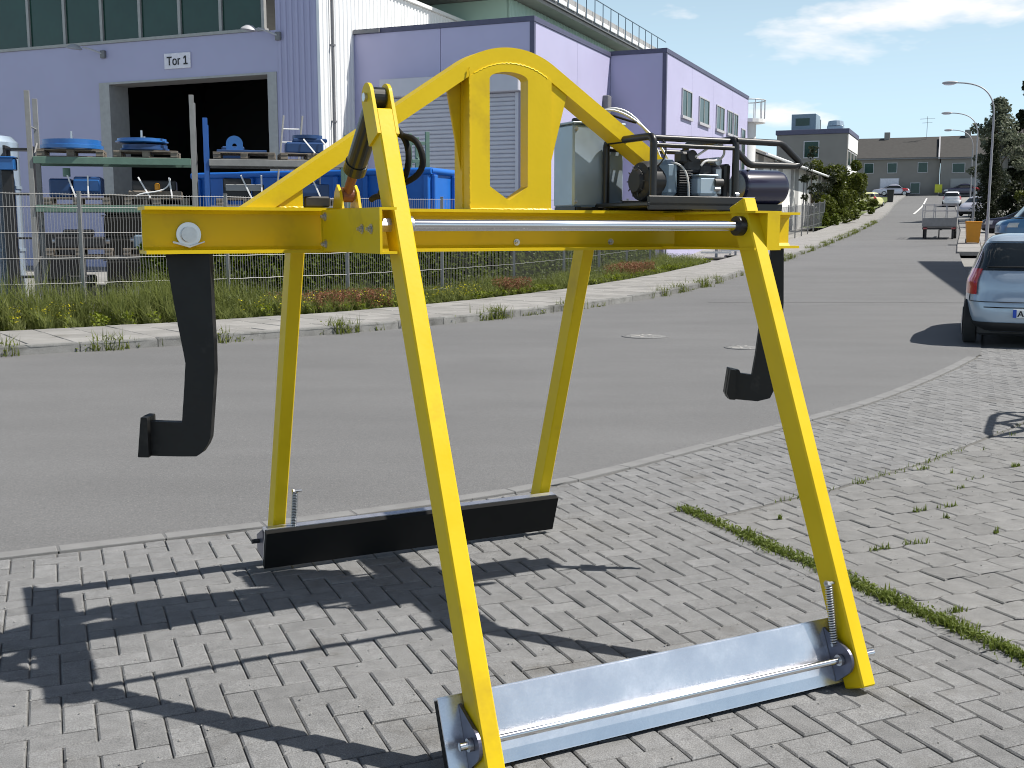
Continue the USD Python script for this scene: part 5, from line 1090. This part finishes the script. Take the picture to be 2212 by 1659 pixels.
park(8.6, 58.0, VAN, 'car_silver', 'silver van standing behind the hatchback', rz=SD + 20, belt=1.1, top=1.7, cat_='van', name='parked_van')
park(4.6, 64.0, SEDAN, 'car_dark', 'dark saloon standing in shade behind the yellow bin', rz=SD + 75, belt=.88, top=1.28)

# ------------------------------------------------------------------ box trailer on the street
tp = W(-1.70, 58.4)
tr = thing('box_trailer', 'grey box trailer with a mesh cage top seen from behind on the street', 'trailer', (tp[0], tp[1], tp[2]), SD)
obj('tailboard', cbox(-.80, .80, -.03, .03, .62, 1.05, .01), M['rack_grey'], tr); obj('side_board', cbox(-.80, -.76, .032, 2.5, .62, 1.05, .01), M['rack_grey'], tr); obj('side_board', cbox(.76, .80, .032, 2.5, .62, 1.05, .01), M['rack_grey'], tr); obj('front_board', cbox(-.75, .75, 2.46, 2.5, .62, 1.05, .01), M['rack_grey'], tr); obj('floor', bx(-.755, .755, .032, 2.455, .60, .64), M['wood'], tr)
for x in (-.79, -.28, .28, .79): obj('cage_post', cbox(x - .018, x + .018, -.018, .018, 1.051, 1.72, .003), M['lamp'], tr); obj('cage_post', cbox(x - .018, x + .018, 2.46, 2.496, 1.051, 1.72, .003), M['lamp'], tr)
for z in (1.4, 1.7):
    for y in (-.0, 2.48): obj('cage_rail', cyl((-.8, y, z), (.8, y, z), .016, 6), M['lamp'], tr)
    for x in (-.79, .79): obj('cage_rail', cyl((x, 0, z), (x, 2.48, z), .016, 6), M['lamp'], tr)
obj('rear_beam', cbox(-.78, .78, -.06, .02, .48, .585, .01), M['grille'], tr)
for s in (-1, 1):
    wl = obj('wheel', lathe([(0, -.08), (.26, -.08), (.285, -.06), (.285, .06), (.26, .08), (0, .08)], 22, 'x', (s * .70, 1.2, .285)), M['tyre'], tr, smooth=30); obj('rim', lathe([(0, 0), (.17, 0), (.0, .02)], 16, 'x', (s * .785, 1.2, .285)), M['alu'], wl)
    obj('mudguard', cbox(s * .60, s * .82, .85, 1.55, .58, .60, .005), M['grille'], tr); obj('rear_lamp', cbox(s * .55, s * .74, -.08, -.0605, .50, .57, .005), M['red_lamp'], tr); obj('support_leg', cbox(s * .62 - .05, s * .62 + .05, .1, .2, .02, .58, .01), M['grille'], tr)
obj('jockey_leg', cbox(-.03, .03, .0, .06, .03, .47, .005), M['grille'], tr); obj('drawbar', cbox(-.05, .05, 2.5, 3.7, .45, .55, .01), M['grille'], tr)

# ------------------------------------------------------------------ lamp posts, bins, manholes
def lamp(q_, t_, h, lab):
    p = W(q_, t_); t = thing('street_lamp', lab, 'street lamp', (p[0], p[1], p[2]), SD, 'street lamps along the right pavement')
    arm = [(0, 0, h - 1.55), (-.02, 0, h - 1.1), (-.14, 0, h - .72), (-.40, 0, h - .36), (-.78, 0, h - .14), (-1.25, 0, h - .03), (-1.55, 0, h)]
    obj('pole', tube([(0, 0, 0), (0, 0, 1.2), (0, 0, 1.25), (0, 0, h - 1.5)], [.075, .072, .055, .042], 12), M['lamp'], t, smooth=40)
    obj('arm', tube(spline(arm, 30), .030, 8), M['lamp'], t, smooth=60)
    obj('lamp_head', T(trimesh.Trimesh(*[(lambda m: (m.vertices * [.33, .12, .075], m.faces))(trimesh.creation.icosphere(2))][0], process=False), (-1.82, 0, h + .01)), M['lamp'], t, smooth=True)
    obj('lamp_lens', T(trimesh.Trimesh(*[(lambda m: (m.vertices * [.24, .09, .05], m.faces))(trimesh.creation.icosphere(2))][0], process=False), (-1.84, 0, h - .045)), M['sign_white'], t, smooth=True)
    obj('pole_door', cbox(-.077, -.060, -.04, .04, .45, .85, .004), M['lamp'], t)
lamp(.42, 52.4, 6.95, 'nearest and tallest curved street lamp, beside the yellow bin')
lamp(-.25, 74.6, 6.95, 'second curved street lamp along the right pavement')
lamp(-.60, 93.5, 6.6, 'third and farthest street lamp, before the white car')
bp = W(-.14, 52.9)
t = thing('wheeled_bin', 'orange yellow wheeled bin beside the nearest street lamp', 'bin', (bp[0], bp[1], bp[2] + .07), SD + 4)
obj('bin_body', trimesh.convex.convex_hull(np.array([(x * w, y * w, z) for z, w in ((.03, .40), (.88, .50)) for x in (-.62, .62) for y in (-.7, .7)])), M['orange'], t)
obj('bin_lid', cbox(-.34, .34, -.38, .38, .885, .95, .025), M['orange'], t); obj('bin_handle', cyl((-.28, .40, .9), (.28, .40, .9), .018, 8), M['orange'], t)
for s in (-1, 1): obj('bin_wheel', lathe([(0, -.03), (.10, -.03), (.10, .03), (0, .03)], 16, 'x', (s * .25, .28, .10)), M['tyre'], t)
bp = W(-8.75, 126.5); t = thing('black_bin', 'black bin at the top of the left pavement', 'bin', (bp[0], bp[1], bp[2] + .1), SD)
obj('bin_body', trimesh.convex.convex_hull(np.array([(x * w, y * w, z) for z, w in ((.0, .38), (1.25, .50)) for x in (-.7, .7) for y in (-.7, .7)])), M['binblack'], t); obj('bin_lid', cbox(-.38, .38, -.38, .38, 1.255, 1.34, .03), M['binblack'], t)
bp = W(-4.6, 147.0); t = thing('yellow_sign', 'small yellow sign standing at the end of the street', 'sign', (bp[0], bp[1], bp[2]), SD)
obj('sign_post', cyl((0, 0, 0), (0, 0, 1.3), .04, 8), M['lamp'], t); obj('sign_panel', cbox(-.42, .42, -.06, -.041, .35, 1.35, .02), M['sign_yellow'], t)
def manhole(x, y, r, lab):
    z = zt(x, y) + .0045; t = thing('manhole_cover', lab, 'manhole cover', (x, y, z), 20, 'manhole covers in the road')
    obj('frame_ring', lathe([(r * .98, 0), (r * 1.14, 0), (r * 1.13, .008), (r * .98, .008)], 36), M['asphalt'], t); obj('cover', lathe([(0, 0), (r * .965, 0), (r * .965, .007), (r * .9, .010), (0, .010)], 36), M['edging'], t)
    for k in range(8): a = k * PI / 4; obj('cover_rib', bar((r * .3 * math.cos(a), r * .3 * math.sin(a), .012), (r * .8 * math.cos(a), r * .8 * math.sin(a), .012), .03, .005), M['iron'], t)
manhole(1.952, 16.02, .31, 'pale round manhole cover in the middle of the road'); manhole(3.05, 14.45, .22, 'smaller road cover beside the right hook')
# trestle just outside the picture on the right whose shadow lies on the blocks
t = thing('steel_trestle', 'braced steel frame outside the right edge, its shadow falling on the paving', 'frame', (5.02, 8.55, 0), 64)
rr_ = .03
obj('end_frame', cat([tube(rounded([(-.55, 0, 0), (-.55, 0, 1.75), (.75, 0, 1.75), (.75, 0, 0)], .3), rr_, 8)]), M['yellow'], t, smooth=60)
for z0_, z1_ in ((.95, 1.7), (1.7, .95)): obj('brace', bar((-.52, 0, z0_), (.2, 0, z1_), .05, .05), M['yellow'], t)
obj('cross_bar', bar((-.55, 0, .95), (.75, 0, .95), .06, .06, (0, 0, 1)), M['yellow'], t)
for z0_, z1_ in ((.95, 1.7), (1.7, .95)): obj('brace', bar((.12, 0, z0_), (.74, 0, z1_), .05, .05), M['yellow'], t)
obj('middle_post', bar((.12, 0, .95), (.12, 0, 1.72), .05, .05), M['yellow'], t)
obj('foot', cbox(-.62, -.48, -.4, .4, 0, .06, .01), M['yellow'], t); obj('foot', cbox(.68, .82, -.4, .4, 0, .06, .01), M['yellow'], t)

# ------------------------------------------------------------------ vegetation
def leaves(C, size, rng, up=.35, asp=.55, bias=(0, 0, 0)):
    """one small bent leaf (4 triangles) per centre"""
    C = np.asarray(C, float); n = len(C); s = size * rng.uniform(.6, 1.35, n)[:, None]
    nr = rng.normal(size=(n, 3)) + np.asarray(bias, float); nr[:, 2] += up * 2; nr /= np.linalg.norm(nr, axis=1, keepdims=True)
    a = np.cross(nr, rng.normal(size=(n, 3))); a /= np.linalg.norm(a, axis=1, keepdims=True); b = np.cross(nr, a)
    P = np.stack([C - a * s, C - b * s * asp + nr * s * .18, C + a * s, C + b * s * asp + nr * s * .18], 1)
    f = np.arange(n)[:, None] * 4; F = np.concatenate([f + [0, 1, 2], f + [0, 2, 3]], 0)
    return trimesh.Trimesh(P.reshape(-1, 3), F, process=False)
def blades(B, h, w, rng, lean=.35, seg=2):
    """grass blades rooted at B with height h each"""
    B = np.asarray(B, float); n = len(B); h = np.broadcast_to(h, (n,)); az = rng.uniform(0, 2 * PI, n); d = np.stack([np.cos(az), np.sin(az), np.zeros(n)], 1); l = np.abs(rng.normal(0, lean, n))[:, None]
    s = np.stack([-d[:, 1], d[:, 0], np.zeros(n)], 1); w = (w * rng.uniform(.6, 1.3, n))[:, None]; up = np.array([0, 0, 1.0])
    p1 = B + up * (h * .55)[:, None] + d * (h[:, None] * l * .25); p2 = B + up * (h * (1 - .12 * l[:, 0]))[:, None] + d * (h[:, None] * l * .8)
    P = np.stack([B - s * w, B + s * w, p1 - s * w * .8, p1 + s * w * .8, p2], 1); f = np.arange(n)[:, None] * 5
    return trimesh.Trimesh(P.reshape(-1, 3), np.concatenate([f + [0, 1, 3], f + [0, 3, 2], f + [2, 3, 4]], 0), process=False)
rv = np.random.default_rng(77)
# verge between pavement and fence
BKr = resample(BACK, 400); FPr = resample(FP, 400)
def verge_points(n, lo=0.0, hi=1.0, fr=(0, 1)):
    k = rv.uniform(fr[0], fr[1], n) * 399; out = []
    # verge is ruled between the back of the pavement and the fence
    from scipy.spatial import cKDTree
    tree = cKDTree(BKr); idx = k.astype(int); f = FPr[idx]; _, j = tree.query(f); b = BKr[j]
    s = rv.uniform(lo, hi, n)[:, None]; p = b + (f - b) * s + rv.normal(0, .03, (n, 2))
    return np.c_[p, [zt(x, y) for x, y in p]], s[:, 0]
vs = Polygon(np.vstack([BKr[60:], BKr[60:][::-1]])).buffer(0)
B, s_ = verge_points(60000, .02, 1.15, (.12, 1)); nz_ = meshkit.fbm(B * [1.3, 1.3, 1], 3, 3); B, s_, nz_ = B[nz_ > .34], s_[nz_ > .34], nz_[nz_ > .34]
west = np.clip((-3.2 - B[:, 0]) / 2.5, 0, 1)
hh = (.16 + (.20 + .42 * west) * np.clip(s_, 0, 1) ** .8) * rv.uniform(.35, 1.4, len(B)) * (.25 + 1.5 * nz_)
obj('verge_grass', blades(B, hh, .0065, rv, .7), M['grass'], kind='stuff', label='tall dry grass between the pavement and the fence', cat='grass')
LV = []
for n_, lo_, hi_, z0_, z1_, th_, sd_ in ((9000, .02, .55, .04, .28, .46, 9), (16000, .3, 1.15, .05, .50, .42, 12)):
    B, s_ = verge_points(n_, lo_, hi_, (.12, 1)); keep = meshkit.fbm(B * [1.5, 1.5, 1], 3, sd_) > th_; B = B[keep]; B[:, 2] += rv.uniform(z0_, z1_, len(B)) * np.where(B[:, 0] < -3.5, 1.0, .8); LV.append(B)
obj('verge_leaves', leaves(LV[0], .036, rv, .7), M['broad'], kind='stuff', label='yellow green leafy weeds low in the verge grass', cat='weeds')
obj('verge_herbs', leaves(LV[1], .024, rv, .6, .4), M['herb'], kind='stuff', label='grey green herbs mixed into the verge grass', cat='weeds')
B, s_ = verge_points(1600, .05, .7, (.12, .5)); B = B[(meshkit.fbm(B * [1.0, 1.0, 1], 2, 17) > .5)]; B[:, 2] += rv.uniform(.2, .42, len(B))
obj('verge_flowers', leaves(B, .014, rv, 1.2, .9), M['flower'], kind='stuff', label='small yellow flowers in the verge at the left', cat='flowers')
B, s_ = verge_points(2600, .15, .85, (.30, .80)); keep = meshkit.noise(B * [.75, .75, 1], 21) > .66; B = B[keep]
SR = np.concatenate([B + np.c_[np.zeros((len(B), 2)), rv.uniform(.10, .42, len(B))] + rv.normal(0, .02, (len(B), 3)) for _ in range(14)])
obj('sorrel_heads', leaves(SR, .016, rv, .1, .7), M['sorrel'], kind='stuff', label='rust coloured sorrel seed heads in the verge', cat='weeds')
# weeds along the far kerb, forecourt joints and border
kp = resample(KERB, 900); wpts = []
for k in range(0, 900):
    x, y = kp[k]
    if not (-11 < x < 26): continue
    dens = meshkit.noise(np.array([x * 1.3, y * 1.3, 0.0]), 4)
    if dens > .30 and rv.random() < .62:
        m_ = rv.integers(5, 34); sp_ = rv.uniform(.02, .09); p = np.c_[x + rv.normal(-.02, sp_, m_), y + rv.normal(.03, sp_, m_)]; wpts.append(np.c_[p, np.full(m_, zt(x, y)), np.full(m_, rv.uniform(.3, 1.2))])
        if rv.random() < .2: mm = 70; p = np.c_[x + rv.normal(-.03, .10, mm), y + rv.normal(.06, .10, mm)]; wpts.append(np.c_[p, np.full(mm, zt(x, y)), np.full(mm, 1.5)])
wpts = np.concatenate(wpts); wh = wpts[:, 3]; wpts = wpts[:, :3]
obj('kerb_weeds', cat([blades(wpts, rv.uniform(.03, .22, len(wpts)) * wh, .007, rv, .8), leaves(wpts + np.c_[np.zeros((len(wpts), 2)), rv.uniform(.01, .13, len(wpts)) * wh], .020, rv, .8)]), M['kerbweed'], kind='stuff', label='weeds growing along the far kerb', cat='weeds')
gp = []
for v0 in np.arange(-10.2, 34, .16):
    dens = .45 + .9 * meshkit.noise(np.array([v0 * .35, 1.0, 0.0]), 8) + (.35 if v0 > 10 else 0)
    m_ = int(42 * max(dens - .5, 0)); u = U1 + .18 + rv.normal(0, .16 + .16 * max(dens - .6, 0), m_); vv_ = v0 + rv.normal(0, .3, m_); gp.append(np.c_[BO + .1 * (u[:, None] * BU + vv_[:, None] * BV), np.zeros(m_)])
gp = np.concatenate(gp); gp = gp[[shown([p], 250, 300) for p in gp]]
obj('border_weeds', cat([blades(gp, rv.uniform(.008, .022, len(gp)) * (1 + 2.2 * np.clip(meshkit.noise(gp * [9, 9, 1], 31) - .45, 0, 1) / .55), .003, rv, 1.0), leaves(gp[::3] + np.c_[np.zeros((len(gp[::3]), 2)), rv.uniform(.006, .03, len(gp[::3]))], .009, rv, .6)]), M['weed'], kind='stuff', label='low grass growing in the joint between the two kinds of paving', cat='weeds')
gp = []
for P in tees[::3]:
    if rv.random() < .34 and px_area(list(P.exterior.coords)[:-1]) > 60:
        c = np.array(P.exterior.coords); a_, b_ = c[rv.integers(0, 5)], c[rv.integers(0, 5)]; m_ = rv.integers(6, 40); s = rv.random(m_)[:, None]; gp.append(np.c_[a_ + (b_ - a_) * s + rv.normal(0, .006, (m_, 2)), np.zeros(m_)])
L2r = resample(L2, 160)
for p in L2r[:110]:
    d_ = meshkit.noise(np.array([p[0] * 3, p[1] * 3, 0]), 2); m_ = int(16 * max(d_ - .45, 0)); gp.append(np.c_[p + rv.normal(0, .015, (m_, 2)), np.zeros(m_)])
gp = np.concatenate(gp)
obj('joint_weeds', blades(gp, rv.uniform(.008, .04, len(gp)), .0032, rv, .9), M['weed'], kind='stuff', label='small tufts of grass in the joints of the interlocking blocks', cat='weeds')
# loose grit on road edge and paving
npb = 4200; pb = np.c_[rv.uniform(-5, 6, npb), 2.6 + 7.5 * rv.uniform(0, 1, npb) ** .9]; pb = pb[[shown([p], 100, 100) for p in pb]]
ico = trimesh.creation.icosphere(0)
obj('grit', cat([T(trimesh.Trimesh(ico.vertices * rv.uniform(.0012, .0042) * [1, 1.3, .6], ico.faces, process=False), (x, y, .0048)) for x, y in pb]), M['slab'], kind='stuff', label='fine pale grit scattered on road and paving', cat='grit')
sp = thing('weed_stalk', 'thin dry branching weed growing in the paving joint on the right', 'weed', (*(G(U1 + 4.6, 12.6)), 0))
for k in range(7):
    a = rv.uniform(0, 2 * PI); obj('stem', tube(spline([(0, 0, 0), (.01 * math.cos(a), .01 * math.sin(a), .04), (.04 * math.cos(a), .04 * math.sin(a), .07 + .02 * k)], 8), .0012, 4), M['weed'], sp)
# hedge plants behind the fence
def bush(name, label, p, rx_, ry_, h, n, size, m, group=None, stems=5, up=.6):
    t = thing(name, label, 'bush', p, 0, group)
    cl = 26; ctr = np.c_[rv.normal(0, .42, cl) * rx_, rv.normal(0, .42, cl) * ry_, rv.uniform(.12, .88, cl) * h]; r = rv.uniform(.16, .34, cl) * min(rx_, h)
    k = rv.integers(0, cl, n); d = rv.normal(size=(n, 3)); d /= np.linalg.norm(d, axis=1, keepdims=True); C = ctr[k] + d * (r[k] * rv.uniform(.35, 1.0, n) ** .5)[:, None]; C[:, 2] = np.clip(C[:, 2], .02, None)
    obj('foliage', leaves(C, size, rv, 1.3 if m == 'leaf_hedge' else up, .62), M[m], t)
    for q_ in range(stems):
        a = rv.uniform(0, 2 * PI); obj('stem', tube(spline([(.05 * math.cos(a), .05 * math.sin(a), -.05), (.2 * rx_ * math.cos(a), .2 * ry_ * math.sin(a), .4 * h), (.5 * rx_ * math.cos(a), .5 * ry_ * math.sin(a), .85 * h)], 6), [.014, .013, .012, .010, .008, .005], 5), M['bark'], t)
    return t
FB = offset(FPr, .60); hedge_idx = np.linspace(122, 372, 22).astype(int)
for n_, k in enumerate(hedge_idx):
    p = FB[k]; ord_ = ('first', 'second', 'third', 'fourth', 'fifth', 'sixth', 'seventh', 'eighth', 'ninth', 'tenth', 'eleventh', 'twelfth', 'thirteenth', 'fourteenth', 'fifteenth', 'sixteenth', 'seventeenth', 'eighteenth', 'nineteenth', 'twentieth', 'twenty-first', 'twenty-second')[n_]
    t = thing('hedge_bush', f'leafy green hedge bush behind the mesh fence, {ord_} from the left', 'bush', (p[0], p[1], zt(*p)), 0, 'hedge bushes behind the fence')
    n = 9000; h_b = rv.uniform(1.3, 1.55) if n_ < 14 else rv.uniform(1.0, 1.3); kk = FB[min(k + 2, len(FB) - 1)] - FB[k - 2]; kk /= np.linalg.norm(kk); nn_ = np.array([-kk[1], kk[0]])
    u_, d_, z_ = rv.uniform(-.68, .68, n), rv.uniform(0, 1, n) ** 1.8 * .75 - .34, rv.uniform(0, 1, n) ** .8
    hz_ = h_b * (.80 + .35 * meshkit.noise(np.c_[u_ * 2.2 + 7 * n_, d_ * 2, d_ * 0], 5)) * (1 - .25 * np.abs(u_ / .68) ** 3); C = np.c_[u_[:, None] * kk + d_[:, None] * nn_, z_ * hz_ + .03]
    keep = meshkit.fbm(C * 3.4 + n_ * 5.1, 3, 8) > .40; C = C[keep]; C += rv.normal(0, .03, C.shape)
    obj('foliage', leaves(C, .042, rv, .55, .66, bias=(.7, -.5, 0)), M['leaf_hedge'], t)
    for q_ in range(4):
        x_ = rv.uniform(-.4, .4); obj('stem', tube(spline([(x_ * kk[0], x_ * kk[1], -.05), (x_ * kk[0] * 1.1, x_ * kk[1] * 1.1, .5), (x_ * kk[0] * 1.3, x_ * kk[1] * 1.3, .95)], 6), [.012, .011, .010, .009, .007, .005], 5), M['bark'], t)
for (q_, t_, w_b, h_, m_, lab, nn) in ((-9.6, 79, 1.6, 2.2, 'leaf_olive', 'olive bush at the end of the white shed, nearest the pavement', 5000), (-10.3, 88, 2.2, 4.6, 'leaf_olive', 'tall olive bush in front of the grey house', 9000), (-10.0, 98, 2.2, 3.6, 'leaf_olive', 'rounded olive bush beside the pale yellow car', 8000), (-9.4, 84, 1.5, 1.0, 'leaf_fresh', 'low bright green ground cover by the left pavement', 4000), (-9.6, 93, 1.8, 1.1, 'leaf_fresh', 'low bright green ground cover further up the left pavement', 4000), (-9.5, 75, 1.2, .9, 'leaf_fresh', 'low bright green plants at the foot of the young tree', 3000)):
    bush('street_bush', lab, W(q_, t_, -.05), w_b, w_b, h_, nn, .11, m_, None, 4)
def tree(name, label, q_, t_, h, trunk_h, rad, n, size, m, wide=1.0, clumps=34, trunk_r=.16, low=.35):
    p = W(q_, t_, -.1); t = thing(name, label, 'tree', p, rv.uniform(0, 90))
    obj('trunk', tube(spline([(0, 0, 0), (.06, .03, trunk_h * .5), (.0, .08, trunk_h), (.05, .02, h * .8)], 12), np.linspace(trunk_r, trunk_r * .25, 12), 8), M['bark'], t, smooth=60)
    ctr = []; 
    for k in range(clumps):
        f = rv.uniform(low, 1.0); rr = rad * math.sin(PI * (.12 + .86 * (f - low) / (1 - low + 1e-6)) ** .9) * rv.uniform(.35, 1.0); a = rv.uniform(0, 2 * PI); c = np.array([rr * math.cos(a) * wide, rr * math.sin(a), h * f * .97]); ctr.append(c)
        if k % 3 == 0: obj('limb', tube(spline([(.0, .03, max(trunk_h * .8, h * f * .55)), (c[0] * .5, c[1] * .5, h * f * .8), tuple(c)], 6), np.linspace(trunk_r * .4, .012, 6), 5), M['bark'], t)
    ctr = np.array(ctr); r = rv.uniform(.16, .32, clumps) * rad; k = rv.integers(0, clumps, n); d = rv.normal(size=(n, 3)); d /= np.linalg.norm(d, axis=1, keepdims=True)
    C = ctr[k] + d * (r[k] * rv.uniform(.2, 1.0, n) ** .5)[:, None] * [1, 1, .8]
    obj('crown', leaves(C, size, rv, .3, .6), M[m], t); return t
tree('young_tree', 'young thin tree with sparse foliage before the white shed', -9.7, 72.5, 5.2, 2.0, 1.3, 900, .10, 'leaf_dark', trunk_r=.06, clumps=16)
tree('broadleaf_tree', 'grey green loose tree rising behind the nearest street lamp', 1.0, 84, 8.3, 2.2, 2.1, 6500, .12, 'leaf_grey', clumps=44, low=.30)
tree('broadleaf_tree', 'tall dark tree at the right edge, highest of the trees', 2.9, 87, 10.0, 2.4, 1.7, 7000, .15, 'leaf_dark', clumps=40, low=.2)
tree('broadleaf_tree', 'olive green tree cut by the right edge of the picture', 4.1, 74, 6.8, 1.6, 2.0, 9000, .13, 'leaf_olive', clumps=36, low=.3)
tree('broadleaf_tree', 'broad dark tree outside the right edge of the picture behind the olive tree', 7.0, 88, 10.0, 2.4, 3.0, 9000, .17, 'leaf_dark', clumps=40)
bush('street_bush', 'olive bush under the trees at the right edge', W(3.9, 70, -.05), 1.5, 1.5, 3.0, 5000, .11, 'leaf_olive')
bush('street_bush', 'dark undergrowth behind the nearest street lamp', W(2.6, 75, -.05), 1.9, 2.0, 2.8, 6000, .12, 'leaf_dark')
bush('street_bush', 'dark undergrowth behind the blue car', W(4.6, 67, -.05), 2.2, 1.5, 2.2, 6000, .12, 'leaf_dark')
# conifer
p = W(.70, 80, -.1); cf = thing('conifer_tree', 'slim dark conifer with drooping branches beside the street lamps', 'tree', p, 0)
obj('trunk', tube([(0, 0, 0), (0, 0, 5.9)], [.11, .02], 8), M['bark'], cf)
NP = []
for k in range(110):
    z = .4 + 5.3 * (k / 110) ** .95; L = 1.25 * (1 - z / 6.1) + .12; a = k * 2.4
    for s in np.linspace(.08, 1, 14):
        c = np.array([L * s * math.cos(a), L * s * math.sin(a), z - .45 * L * s ** 1.4]); NP.append(c + rv.normal(0, .07 + .05 * s, (7, 3)))
    if k % 4 == 0: obj('branch', tube([(0, 0, z), (L * .5 * math.cos(a), L * .5 * math.sin(a), z - .12 * L), (L * math.cos(a), L * math.sin(a), z - .45 * L)], [.03, .02, .006], 5), M['bark'], cf)
obj('needles', leaves(np.concatenate(NP), .10, rv, .1, .3), M['leaf_dark'], cf)
# far woodland beyond the houses
